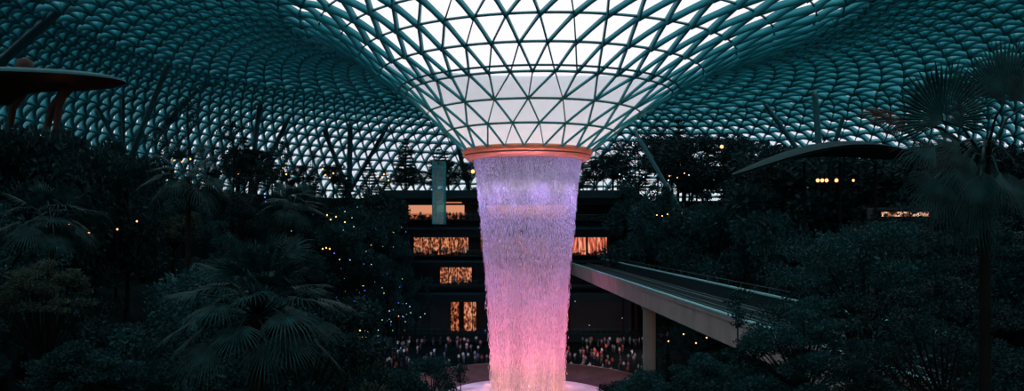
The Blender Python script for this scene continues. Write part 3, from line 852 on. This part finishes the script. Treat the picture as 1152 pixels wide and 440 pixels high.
def make_palm(loc, crown_h, fronds, trunk_r, label, lean=(0, 0), mats=('palm', 'palm_brown')):
    root = empty('fan_palm', loc); tag(root, label, 'palm')
    mb = MB(); n = 26; pts = []; rad = []
    for i in range(n + 1):
        t = i / n; pts.append((lean[0] * t * t, lean[1] * t * t, crown_h * t)); rad.append(trunk_r * (1.15 - .25 * t) * (1.09 if i % 2 else .96))
    mb.tube(pts, rad, 12); mb.build('trunk', M['bark'], root, True)
    top = Vector(pts[-1])
    for (hub, mid, nv, R, spread, droop, old) in fronds:
        hub = Vector(hub)
        V, Q = fan_frond(hub, mid, nv, R, spread, droop, *((42, random, .66) if droop < .3 and spread > 2.1 and R > .77 and len(fronds) < 35 and len(fronds) > 25 else ()))
        fr_ = mesh_np('fan_leaf', [tuple(Vector(v)) for v in V], Q, M[mats[1] if old else mats[0]], root)
        mb = MB(); m1 = top.lerp(hub, .55) + Vector((0, 0, .12)); st_end = hub + Vector(mid).normalized() * R * .12
        mb.tube([top - Vector((0, 0, .1)), m1, hub, st_end], [.028, .02, .014, .008], 6); mb.build('leaf_stalk', M[mats[1] if old else mats[0]], root, True)
    return root

def radial_fronds(top, n, stalk, R, seed, elev=(-.5, 1.2), bias=None):
    rn = random.Random(seed); out = []
    for k in range(n):
        a = k * 2.39996 + rn.uniform(-.2, .2); q = (k + .5) / n; el = elev[1] + (elev[0] - elev[1]) * q ** (bias or .8)
        dv = Vector((math.cos(a) * math.cos(el), math.sin(a) * math.cos(el), math.sin(el)))
        L = stalk * rn.uniform(.8, 1.15); hub = Vector(top) + dv * L
        up = Vector((0, 0, 1)); nv = up - dv * up.dot(dv) if abs(dv.z) < .95 else Vector((math.cos(a), math.sin(a), 0)) * -1
        nv = nv + Vector((rn.uniform(-.4, .4), rn.uniform(-.4, .4), 0))
        mid = dv + Vector((0, 0, -.25 if el < .6 else 0)); out.append((hub, mid, nv, R * rn.uniform(.85, 1.1), rn.uniform(2.6, 3.6), rn.uniform(.15, .4), False))
    return out
# left palm
lp = P(290, 352, 17); gz = G(lp.x, lp.y); hL = lp.z - gz
make_palm((lp.x, lp.y, gz), hL, radial_fronds((0, 0, hL), 46, 1.15, .92, 3, (-.7, 1.4), 1.15), .16, 'large fan palm with a full round crown on the near slope left of the pool')
# right palm, with its big dark leaves against the roof
rp = P(1108, 172, 11.5); gz = G(rp.x, rp.y); hR = rp.z - gz
top = Vector((0, 0, hR)); O = Vector((rp.x, rp.y, gz))
def rel(px, py, d): return P(px, py, d) - O
spec = [
    (rel(1060, 136, 10.6), (-.10, -.25, 1), (0, -1, -.1), .86, 4.0, .05, False),
    (rel(1130, 116, 11.0), (.12, 0, 1), (-.2, -1, 0), .95, 2.8, .04, False),
    (rel(1018, 138, 11.4), (-1, -.1, .35), (0, -.5, .8), .78, 2.2, .25, True),
    (rel(1152, 120, 11.8), (.8, .2, .5), (0, -.7, .6), 1.0, 3.0, .2, False)]
rq = random.Random(8)
for k in range(26):                          # the lower skirt of smaller hanging leaves
    a = rq.uniform(-1.0, 1.0) * PI; px = 1100 - 62 * math.cos(a * .5) * rq.uniform(.1, 1.25) + rq.uniform(-6, 45); py = rq.uniform(150, 222)
    dx_ = (px - 1104) / 60; dz_ = -(py - 165) / 55
    spec.append((rel(px, py, rq.uniform(10.4, 12.6)), (dx_, rq.uniform(-.5, .3), dz_), (rq.uniform(-.3, .3), -.7, .6), rq.uniform(.5, .72), rq.uniform(2.0, 2.8), rq.uniform(.15, .4), False))
make_palm(tuple(O), hR, spec, .075, 'tall fan palm with huge dark leaves spread against the roof')
# smaller fan palms deeper in the left planting
for (px, py, d, s, lab) in [(58, 250, 30, 1.2, 'small fan palm half lost in darkness at the far left slope'), (212, 200, 46, 1.5, 'fan palm crown among dark trees under the leaning columns'), (330, 232, 60, 1.6, 'distant fan palm above the large near palm')]:
    q = P(px, py, d); g = G(q.x, q.y); h = max(2.0, q.z - g)
    make_palm((q.x, q.y, g), h, radial_fronds((0, 0, h), 20, s * .8, s, int(px), (-.6, 1.2)), .14, lab)

# layered bush, lower left: stepped cushions of small leaves
def cushion_bush(px, py, d, w, h, seed, label, leaf, m, per=2600):
    global RNG
    RNG = np.random.default_rng(seed); rn = random.Random(seed)
    q = P(px, py, d); g = G(q.x, q.y); root = empty('layered_bush', (q.x, q.y, g)); tag(root, label, 'bush')
    zt = q.z - g; blobs = []; mb = MB(); mb.tube([(0, 0, 0), (.1, 0, max(.3, zt * .6))], [.16, .09], 8)
    for k in range(46):
        a = rn.random() * 2 * PI; u = rn.random(); r = w / 2 * math.sqrt(u) * .95; z = zt - h * (r / (w / 2)) ** 2 * .8 - rn.random() * h * .55
        c = (r * math.cos(a), r * math.sin(a), z); blobs.append((c, w * .13 * rn.uniform(.7, 1.2)))
        mb.tube([(.05, 0, max(.25, zt * .55)), (c[0] * .5, c[1] * .5, (z + zt * .5) / 2), c], [.04, .025, .01], 4, cap=False)
    mb.build('branches', M['bark'], root, True)
    V, Q = blob_leaves(blobs, per / (w * .13) ** 2 / 30, leaf, .38, .3); mesh_np('foliage', V, Q, m, root)
    return root
cushion_bush(48, 292, 20, 2.3, 1.2, 61, 'rounded layered bush with pale tufts low in the dark corner', .07, M['leafC'], 9000)
cushion_bush(95, 378, 16, 2.4, 1.2, 62, 'second layered bush beneath the rounded one in the dark corner', .07, M['leafA'], 7000)
cushion_bush(975, 232, 27, 7.0, 3.6, 63, 'wide dense bush with fine leaves below the leaf canopy lamps', .11, M['leafA'], 16000)
cushion_bush(1022, 226, 40, 4.6, 3.0, 71, 'loose bush standing before the lit restaurant front', .16, M['leafB'], 2600)
cushion_bush(1060, 300, 19, 5.0, 3.0, 64, 'dense dark bush under the tall fan palm', .09, M['leafB'], 14000)
cushion_bush(905, 330, 24, 4.4, 2.6, 65, 'fine leaved bush covering the near end of the bridge', .10, M['leafA'], 14000)
cushion_bush(960, 395, 16, 3.2, 2.0, 66, 'low bush in front beneath the near end of the bridge', .08, M['leafB'], 12000)
cushion_bush(1130, 235, 24, 5.0, 3.0, 67, 'tall dark bush at the frame edge behind the fan palm trunk', .10, M['leafB'], 12000)
cushion_bush(735, 410, 62, 8.5, 4.0, 68, 'spreading teal bush in front of the bridge pillar', .22, M['leafA'], 12000)
cushion_bush(800, 398, 48, 7.0, 3.0, 69, 'bushy clump beneath the middle of the bridge', .18, M['leafA'], 12000)
cushion_bush(430, 408, 74, 10, 4.0, 70, 'leafy clump at the dark pool edge left of the waterfall', .24, M['leafA'], 12000)
# young tree silhouetted against the bridge
q = P(832, 326, 33); g = G(q.x, q.y)
o = plant('sl2', q.x, q.y, g, (q.z - g) / PROTO['sl2'][1], 'young slender tree standing in front of the bridge side', 'tree', rz=1.0, sz=1.0); 
o.scale = (o.scale[2] * .8, o.scale[2] * .8, o.scale[2])
# hanging vine cords
for i, (px, d) in enumerate(((857, 52), (862, 52))):
    a = P(px, 196, d); b = P(px + 1, 318, d)
    mb = MB(); n = 20; mb.tube([(.04 * math.sin(k * .9), .04 * math.cos(k), (b.z - a.z) * k / n) for k in range(n + 1)], .028, 6)
    v = mb.build('hanging_vine', M['bark']); v.location = a; tag(v, ('thin' if i == 0 else 'second thin') + ' hanging aerial root dangling from the curved canopy tip above the bridge', 'vine')

# ------------------------------------------------------------------ people
def skin_person(key, arms, lean=0.0, turn=0.0):
    J = {'pelvis': (0, 0, .95), 'waist': (0, lean * .3, 1.10), 'chest': (0, lean * .7, 1.35), 'neck': (0, lean, 1.50), 'head': (0, lean - .01, 1.60), 'crown': (0, lean, 1.72),
         'hipL': (-.10, 0, .90), 'kneeL': (-.12, -.02, .50), 'ankL': (-.12, .03, .09), 'toeL': (-.13, -.14, .04),
         'hipR': (.10, 0, .90), 'kneeR': (.12, -.03, .50), 'ankR': (.13, .03, .09), 'toeR': (.15, -.13, .04),
         'shL': (-.19, lean, 1.42), 'shR': (.19, lean, 1.42)}
    J.update(arms)
    ed = [('pelvis', 'waist'), ('waist', 'chest'), ('chest', 'neck'), ('neck', 'head'), ('head', 'crown'), ('pelvis', 'hipL'), ('hipL', 'kneeL'), ('kneeL', 'ankL'), ('ankL', 'toeL'),
          ('pelvis', 'hipR'), ('hipR', 'kneeR'), ('kneeR', 'ankR'), ('ankR', 'toeR'), ('chest', 'shL'), ('shL', 'elL'), ('elL', 'haL'), ('chest', 'shR'), ('shR', 'elR'), ('elR', 'haR'), ('haL', 'fiL'), ('haR', 'fiR')]
    rad = dict(pelvis=.15, waist=.13, chest=.16, neck=.055, head=.085, crown=.07, hipL=.095, hipR=.095, kneeL=.06, kneeR=.06, ankL=.042, ankR=.042, toeL=.035, toeR=.035, shL=.06, shR=.06, elL=.042, elR=.042, haL=.03, haR=.03, fiL=.026, fiR=.026)
    names = list(J); me = bpy.data.meshes.new('body'); me.from_pydata([J[n] for n in names], [(names.index(a), names.index(b)) for a, b in ed], [])
    o = bpy.data.objects.new('tmp', me); COL.objects.link(o)
    sk = o.modifiers.new('s', 'SKIN')
    for i, n in enumerate(names):
        sv = me.skin_vertices[0].data[i]; sv.radius = (rad[n], rad[n] * (.72 if n in ('chest', 'waist', 'pelvis') else 1)); sv.use_root = n == 'pelvis'
    sub = o.modifiers.new('u', 'SUBSURF'); sub.levels = 1
    dg = bpy.context.evaluated_depsgraph_get(); new = bpy.data.meshes.new_from_object(o.evaluated_get(dg))
    bpy.data.objects.remove(o)
    return new
ARM_DOWN = dict(elL=(-.25, .02, 1.16), haL=(-.26, -.04, .92), fiL=(-.26, -.06, .82), elR=(.25, .02, 1.16), haR=(.26, -.04, .92), fiR=(.26, -.06, .82))
ARM_PHONE = dict(elL=(-.25, -.14, 1.26), haL=(-.10, -.36, 1.48), fiL=(-.05, -.40, 1.55), elR=(.25, -.14, 1.26), haR=(.10, -.36, 1.48), fiR=(.05, -.40, 1.55))
ARM_ONE = dict(elL=(-.25, .02, 1.16), haL=(-.22, -.14, .98), fiL=(-.20, -.2, .92), elR=(.29, -.1, 1.30), haR=(.22, -.32, 1.58), fiR=(.20, -.36, 1.67))
SKIN = mat('skin', (.28, .15, .10), .6); HAIR = mat('hair', (.01, .008, .007), .6); TROU = [mat('trousers', c, .8) for c in ((.02, .025, .04), (.05, .05, .055), (.09, .10, .14))]
SHIRT = {'white': (.62, .62, .65), 'blue': (.08, .16, .36), 'black': (.02, .02, .025), 'red': (.45, .06, .05), 'grey': (.25, .26, .28), 'teal': (.06, .25, .27), 'pink': (.42, .2, .22)}
bodies = []
for pi, (arms, pose) in enumerate(((ARM_DOWN, 'with arms down'), (ARM_PHONE, 'taking a picture'), (ARM_ONE, 'raising one hand'))):
    src = skin_person(pi, arms)
    for ci, (cn, cc) in enumerate(SHIRT.items()):
        if pi and ci % 2 == pi - 1 and cn != 'white': continue
        me = src.copy(); me.name = 'person'
        for m_ in (SKIN, mat('shirt ' + cn, cc, .85), TROU[(pi + ci) % 3], HAIR): me.materials.append(m_)
        for p in me.polygons:
            c = p.center; i = 1
            if c.z > 1.49 and abs(c.x) < .13 and c.y > -.2: i = 3 if (c.z > 1.66 or c.y > .02) else 0
            elif c.z < .07: i = 3
            elif c.z < .93 and abs(c.x) < .215: i = 2
            elif abs(c.x) > .2 and c.z < 1.1: i = 0
            elif c.y < -.18: i = 0
            p.material_index = i; p.use_smooth = True
        bodies.append((me, cn, pose, pi))
rp_ = random.Random(17); npeople = 0
phone_me = None
def add_person(x, y, z, zone, grp):
    global npeople, phone_me
    me, cn, pose, pi = rp_.choice(bodies)
    o = bpy.data.objects.new('person', me); COL.objects.link(o)
    face = math.atan2(-(AX - x), (AY - y)) + PI + rp_.uniform(-.5, .5)      # body faces -y in its own frame
    o.location = (x, y, z); s = rp_.uniform(.93, 1.05); o.scale = (s, s, s); o.rotation_euler = (0, 0, face)
    tag(o, f'person in {cn} {pose}, {zone}', 'person', grp + ', ' + cn + ' shirts, ' + pose); npeople += 1
    if pi == 1 and rp_.random() < .8:
        v = Matrix.Rotation(face, 3, 'Z') @ Vector((0, -.42, 1.56)) * s
        if phone_me is None:
            mb = MB(); mb.box((0, 0, 0), (.16, .018, .085)); mb.add([(-.072, .0095, -.036), (.072, .0095, -.036), (.072, .0095, .036), (-.072, .0095, .036)], [(0, 3, 2, 1)], 1)
            ph = mb.build('phone', [M['post'], M['screen']]); phone_me = ph.data
        else: ph = bpy.data.objects.new('phone', phone_me); COL.objects.link(ph)
        ph.location = (x + v.x, y + v.y, z + v.z); ph.rotation_euler = (0, 0, face)
        tag(ph, 'phone with lit screen held up by someone ' + zone, 'phone', 'phones held up, ' + zone)
rb = random.Random(12)
for li, px0, px1 in ((1, 470, 545), (2, 456, 545), (3, 450, 545), (0, 500, 545), (2, 645, 700), (3, 650, 700)):
    px = px0
    while px < px1:
        x = X(px, FD - 1.6); plant(rb.choice(['shr1', 'fern', 'shr2']), x, FD - 1.75, levels[li][0], rb.uniform(.26, .46), 'low leafy planting along a gallery balcony edge', 'plant', 'plants along the gallery balconies'); px += rb.uniform(4, 8)
pos = []
def scatter(n, px0, px1, d0, d1, zone, grp, rmin=21.2):
    k = 0; t = 0
    while k < n and t < 6000:
        t += 1; d = rp_.uniform(d0, d1); px = rp_.uniform(px0, px1); x = (px - CX) / F * d
        if math.hypot(x - AX, d - AY) < rmin: continue
        if any(abs(x - a) < .55 and abs(d - b) < .5 for a, b in pos): continue
        pos.append((x, d)); add_person(x, d, G(x, d), zone, grp); k += 1
scatter(125, 412, 548, 146, 171, 'standing in the crowd left of the waterfall', 'crowd left of the waterfall')
scatter(110, 636, 735, 146, 171, 'standing in the crowd right of the waterfall', 'crowd right of the waterfall')
scatter(22, 550, 635, 152, 170, 'seen through the falling water', 'crowd behind the water')
for li, (a, b, n) in {1: (494, 530, 8), 2: (464, 527, 16), 3: (459, 524, 12)}.items():
    for k in range(n):
        px = rp_.uniform(a, b); x = X(px, FD - 1.2); add_person(x, FD - 1.2, levels[li][0] + .01 if True else 0, 'on a lit gallery balcony', 'people on the gallery balconies')
# balcony floors the people stand on
for li in (0, 1, 2, 3):
    za = levels[li][0]; mb = MB(); mb.box((0, -.95, za - .12), (x1 - x0, 2.1, .24)); mb.build('balcony_floor', M['slab'], mall)

# ------------------------------------------------------------------ lamps
def lamp(px, py, d, r, mkey, label, group=None, ground=True, power=0, col=(1, .5, .2)):
    q = P(px, py, d); root = empty('garden_lamp' if ground else 'hanging_lamp', tuple(q)); tag(root, label, 'lamp', group)
    mb = MB(); mb.lathe([(.001, -r), (r * .7, -r * .7), (r, 0), (r * .7, r * .7), (.001, r)], n=10); mb.build('globe', M[mkey], root, True)
    g = G(q.x, q.y); mb = MB()
    if ground and q.z > g: mb.tube([(0, 0, -r), (0, 0, g - q.z)], .022, 5)
    else: mb.tube([(0, 0, r), (0, 0, r + .9)], .02, 5)
    mb.build('post' if ground else 'cord', M['post'], root)
    if power:
        l = bpy.data.lights.new('glow', 'POINT'); l.energy = power; l.color = col; l.shadow_soft_size = r * 1.2
        lo = bpy.data.objects.new('glow', l); COL.objects.link(lo); lo.location = q + Vector((0, -r * 1.6 - .1, 0))
for px, lab in ((920, 'first'), (925, 'second'), (930, 'third'), (941, 'fourth')):
    lamp(px, 203, 56, .13, 'lamp_warm', f'{lab} glowing warm lamp in the row under the curved canopy', None, False, 10)
lamp(812, 165, 140, .32, 'lamp_warm', 'warm lamp high in the trees right of the funnel', power=260)
lamp(532, 193, 166, .4, 'lamp_warm', 'warm globe lamp beside the lift tower just below the ring', power=120)
WARM = [(40, 'a', 0)]
sets = [
    ('small warm lamp glinting in the tree line under the lower roof panes', 'warm lamps in the tree line', 'lamp_warm',
     [(166, 178, 120), (205, 182, 125), (214, 179, 130), (196, 180, 128), (268, 196, 150), (318, 189, 165), (322, 196, 165), (366, 197, 170), (371, 200, 170), (375, 195, 172), (363, 190, 172), (430, 200, 175), (437, 203, 176), (425, 198, 174), (432, 196, 178)], .20),
    ('small orange light between the dark trunks on the near slope', 'orange lights among the dark trees', 'lamp_warm',
     [(132, 258, 60), (154, 249, 62), (78, 252, 60), (100, 262, 58)], .09),
    ('warm light showing through foliage beside the gallery', 'warm lights by the gallery', 'lamp_warm',
     [(368, 242, 140), (372, 247, 140), (378, 244, 142), (388, 250, 140), (363, 280, 132), (367, 279, 132), (371, 280, 132), (405, 372, 138), (412, 380, 138), (404, 381, 138)], .16),
    ('cool white point of light on the slope left of the crowd', 'cool white points of light', 'lamp_white',
     [(328, 260, 120), (336, 246, 125), (388, 238, 140), (396, 245, 140), (438, 350, 146), (453, 356, 146), (461, 345, 146), (473, 357, 148), (478, 353, 148), (397, 398, 130), (404, 392, 132), (382, 292, 120), (398, 255, 138), (700, 358, 160), (663, 366, 165), (647, 339, 168)], .09),
    ('blue light glowing on the slope left of the gallery', 'blue garden lights', 'lamp_blue',
     [(298, 222, 110), (299, 227, 110), (350, 236, 125), (352, 241, 125), (376, 285, 125), (418, 384, 140), (425, 378, 140), (549, 364, 165), (546, 372, 160)], .11),
    ('green light among leaves left of the crowd', 'green garden lights', 'lamp_green',
     [(442, 372, 142), (440, 362, 142), (430, 360, 140), (456, 362, 144), (462, 352, 144), (432, 330, 140)], .11),
    ('warm restaurant light under the train bridge', 'warm lights under the bridge', 'lamp_warm',
     [(769, 376, 100), (795, 380, 100), (752, 384, 110), (783, 386, 98)], .12),
    ('white lamp on the top terrace right of the waterfall', 'white lamps on the right top terrace', 'lamp_white',
     [(697, 196, 165), (702, 201, 165), (724, 199, 168), (775, 197, 160), (868, 178, 130), (752, 203, 160)], .14),
    ('small warm lamp on the top terrace right of the waterfall', 'warm lamps on the right top terrace', 'lamp_warm',
     [(753, 198, 160), (762, 200, 160), (770, 195, 160), (745, 243, 140), (739, 242, 140), (751, 241, 140), (767, 240, 141), (880, 176, 120), (960, 203, 70), (905, 190, 80)], .14),
]
for lab, grp, mk, pts, r in sets:
    for (a, b, d) in pts: lamp(a, b, d, r * .8, mk, lab, grp)
rl = random.Random(21)
for k in range(64):
    mk, nm = rl.choice((('lamp_white', 'white'), ('lamp_blue', 'blue'), ('lamp_green', 'green'), ('lamp_warm', 'amber'), ('lamp_white', 'white')))
    px = rl.uniform(376, 458); lamp(px, rl.uniform(300, 396) if rl.random() < .7 else rl.uniform(225, 300), rl.uniform(138, 147), rl.uniform(.035, .07), mk, f'tiny {nm} fairy light twinkling in the trees at the gallery end', f'tiny {nm} fairy lights at the gallery end')
for i, px in enumerate((578, 607, 613, 621, 634)):
    lamp(px, 357, 169, (.22, .2, .2, .35, .35)[i], 'lamp_warm' if i == 0 else 'lamp_white', 'ceiling lamp of the lowest shop floor seen through the falling water', 'lamps behind the water', False)

# lit restaurant terrace on the right behind the near bushes
q = P(1018, 241, 75); rest = empty('restaurant', (q.x, 75, G(q.x, 75))); tag(rest, 'lit restaurant front glimpsed through dark leaves under the fan palm', 'restaurant')
z = q.z - rest.location.z
M['rest'] = shop_mat('restaurant glow', (.03, .01, .006), (.5, .2, .1), (1.6, 1.1, .8), 1.0, (.8, .8, .8))
mb = MB(); mb.box((0, 0, z), (4.4, .2, .42)); mb.build('window', M['rest'], rest)
mb = MB(); mb.box((0, .6, z / 2 - .4), (5.6, 1.0, max(.5, z - .6))); mb.box((0, .6, z + .5), (6, 1.4, .25)); mb.box((2.95, .6, z), (.2, 1, .9)); mb.box((-2.95, .6, z), (.2, 1, .9)); mb.build('walls', M['wall'], rest)

# ------------------------------------------------------------------ lights
def spot(name, loc, target, power, col, size=40, blend=.6, rad=.3):
    l = bpy.data.lights.new(name, 'SPOT'); l.energy = power; l.color = col; l.spot_size = math.radians(size); l.spot_blend = blend; l.shadow_soft_size = rad
    o = bpy.data.objects.new(name, l); COL.objects.link(o); o.location = loc
    o.rotation_euler = (Vector(target) - Vector(loc)).to_track_quat('-Z', 'Y').to_euler()
    return o
for k in range(10):                          # pool floodlights washing the column of water
    a = 2 * PI * (k + .5) / 10
    p = Vector((AX + 15.5 * math.cos(a), AY + 15.5 * math.sin(a), 2.2))
    spot('pool_floodlight', p, (AX + 3 * math.cos(a), AY + 3 * math.sin(a), 13), 11500, (1, .20, .31), 62, .8)
for k in range(8):                           # projectors in the ring washing the top of the fall
    a = 2 * PI * (k + .25) / 8
    p = Vector((AX + 12.2 * math.cos(a), AY + 12.2 * math.sin(a), RZ - .4))
    spot('ring_projector', p, (AX + 4 * math.cos(a), AY + 4 * math.sin(a), RZ - 22), 8200, (.46, .25, 1), 60, .8)
for k in range(9):                           # low lamps at the pool edge on the foot of the fall
    a = 2 * PI * (k + .2) / 9
    p = Vector((AX + 13.2 * math.cos(a), AY + 13.2 * math.sin(a), 1.9))
    spot('pool_edge_lamp', p, (AX, AY, 4), 4400, (1, .34, .24), 75, .9)
for k in range(12):  # spots added in mid-air to brighten the top of the fall
    a = 2 * PI * (k + .5) / 12
    p = Vector((AX + 13.5 * math.cos(a), AY + 13.5 * math.sin(a), RZ - 13))
    spot('curtain_fill', p, (AX + 8 * math.cos(a), AY + 8 * math.sin(a), RZ - 3), 5600, (.60, .42, 1), 50, .9)
for k in range(24):                          # warm lamps grazing the copper ring and the funnel's foot
    a = 2 * PI * k / 24 - .3
    p = Vector((AX + 13.6 * math.cos(a), AY + 13.6 * math.sin(a), RZ - 5.5))
    spot('ring_uplight', p, (AX + 10.9 * math.cos(a), AY + 10.9 * math.sin(a), RZ + 1), 520, (1, .42, .24), 44, .9)
for k in range(10):
    a = 2 * PI * k / 10 - .2
    p = Vector((AX + 21 * math.cos(a), AY + 21 * math.sin(a), RZ - 9))
    spot('funnel_uplight', p, (AX + 15 * math.cos(a), AY + 15 * math.sin(a), EYE + 17), 5200, (1, .36, .18), 58, .9)
# shop light spilling on the crowd, garden uplights
def point(name, loc, e, col, r=.5):
    l = bpy.data.lights.new(name, 'POINT'); l.energy = e; l.color = col; l.shadow_soft_size = r
    o = bpy.data.objects.new(name, l); COL.objects.link(o); o.location = loc
for px, z, e, c in ((430, 8, 350, (.3, .7, 1)), (462, 8, 450, (.3, .7, 1)), (500, 8, 450, (.5, .75, 1)), (535, 8, 400, (.8, .6, 1)), (655, 8, 1300, (1, .5, .5)), (690, 8, 1300, (1, .55, .5)), (720, 8, 900, (.9, .6, .6))):
    point('plaza_light', (X(px, 158), 156, z), e, c)
for px, py, d, e, c in ((438, 366, 140, 60, (.2, 1, .5)), (408, 374, 137, 60, (1, .4, .15)), (372, 243, 139, 80, (1, .4, .15)), (298, 224, 109, 40, (.15, .2, 1)), (418, 382, 139, 50, (.1, .5, 1)), (1128, 330, 12.2, 1.2, (1, .35, .12)), (66, 112, 77, 14, (1, .4, .2)), (769, 380, 96, 120, (1, .5, .25)), (365, 280, 130, 50, (1, .6, .3))):
    point('garden_uplight', P(px, py, d), e, c, .2)

# ------------------------------------------------------------------ sky
w = bpy.data.worlds.new('sky'); bpy.context.scene.world = w; w.use_nodes = True; nt = w.node_tree; nt.nodes.clear()
o = nt.nodes.new('ShaderNodeOutputWorld'); bg = nt.nodes.new('ShaderNodeBackground'); bg.inputs['Strength'].default_value = 1.0
tc = nt.nodes.new('ShaderNodeTexCoord'); sx = nt.nodes.new('ShaderNodeSeparateXYZ'); r = nt.nodes.new('ShaderNodeValToRGB'); cr = r.color_ramp
cr.elements[0].position = 0.0; cr.elements[0].color = (.62, .80, .86, 1)
cr.elements[1].position = 1.0; cr.elements[1].color = (1.55, 1.55, 1.68, 1)
for p_, c in ((.06, (.80, .90, .95)), (.11, (.80, .82, .96)), (.16, (.92, .89, .98)), (.27, (1.15, 1.07, 1.07)), (.45, (1.35, 1.32, 1.36))):
    e = cr.elements.new(p_); e.color = (*c, 1)
n = nt.nodes.new('ShaderNodeTexNoise'); n.inputs['Scale'].default_value = 3.0; n.inputs['Detail'].default_value = 3
ad = nt.nodes.new('ShaderNodeMath'); ad.operation = 'MULTIPLY_ADD'; ad.inputs[1].default_value = .04; 
nt.links.new(tc.outputs['Generated'], sx.inputs[0]); nt.links.new(tc.outputs['Generated'], n.inputs['Vector'])
nt.links.new(n.outputs['Fac'], ad.inputs[0]); nt.links.new(sx.outputs['Z'], ad.inputs[2]); nt.links.new(ad.outputs[0], r.inputs['Fac'])
nt.links.new(r.outputs['Color'], bg.inputs['Color']); nt.links.new(bg.outputs[0], o.inputs['Surface'])

# ------------------------------------------------------------------ camera
cam = bpy.data.cameras.new('camera'); co = bpy.data.objects.new('camera', cam); COL.objects.link(co)
co.location = (0, 0, EYE); co.rotation_euler = (PI / 2, 0, 0); cam.lens = 28; cam.sensor_width = 36; cam.shift_y = 40 / 1152; cam.clip_end = 2000; cam.clip_start = .1
sc = bpy.context.scene; sc.camera = co
sc.view_settings.view_transform = 'Standard'; sc.view_settings.look = 'None'; sc.view_settings.gamma = 1; sc.view_settings.use_curve_mapping = False
sc.view_settings.exposure = 0.0
cy = sc.cycles; cy.max_bounces = 6; cy.diffuse_bounces = 3; cy.glossy_bounces = 2; cy.transmission_bounces = 3; cy.transparent_max_bounces = 16
cy.use_denoising = True; cy.sample_clamp_indirect = 3.0
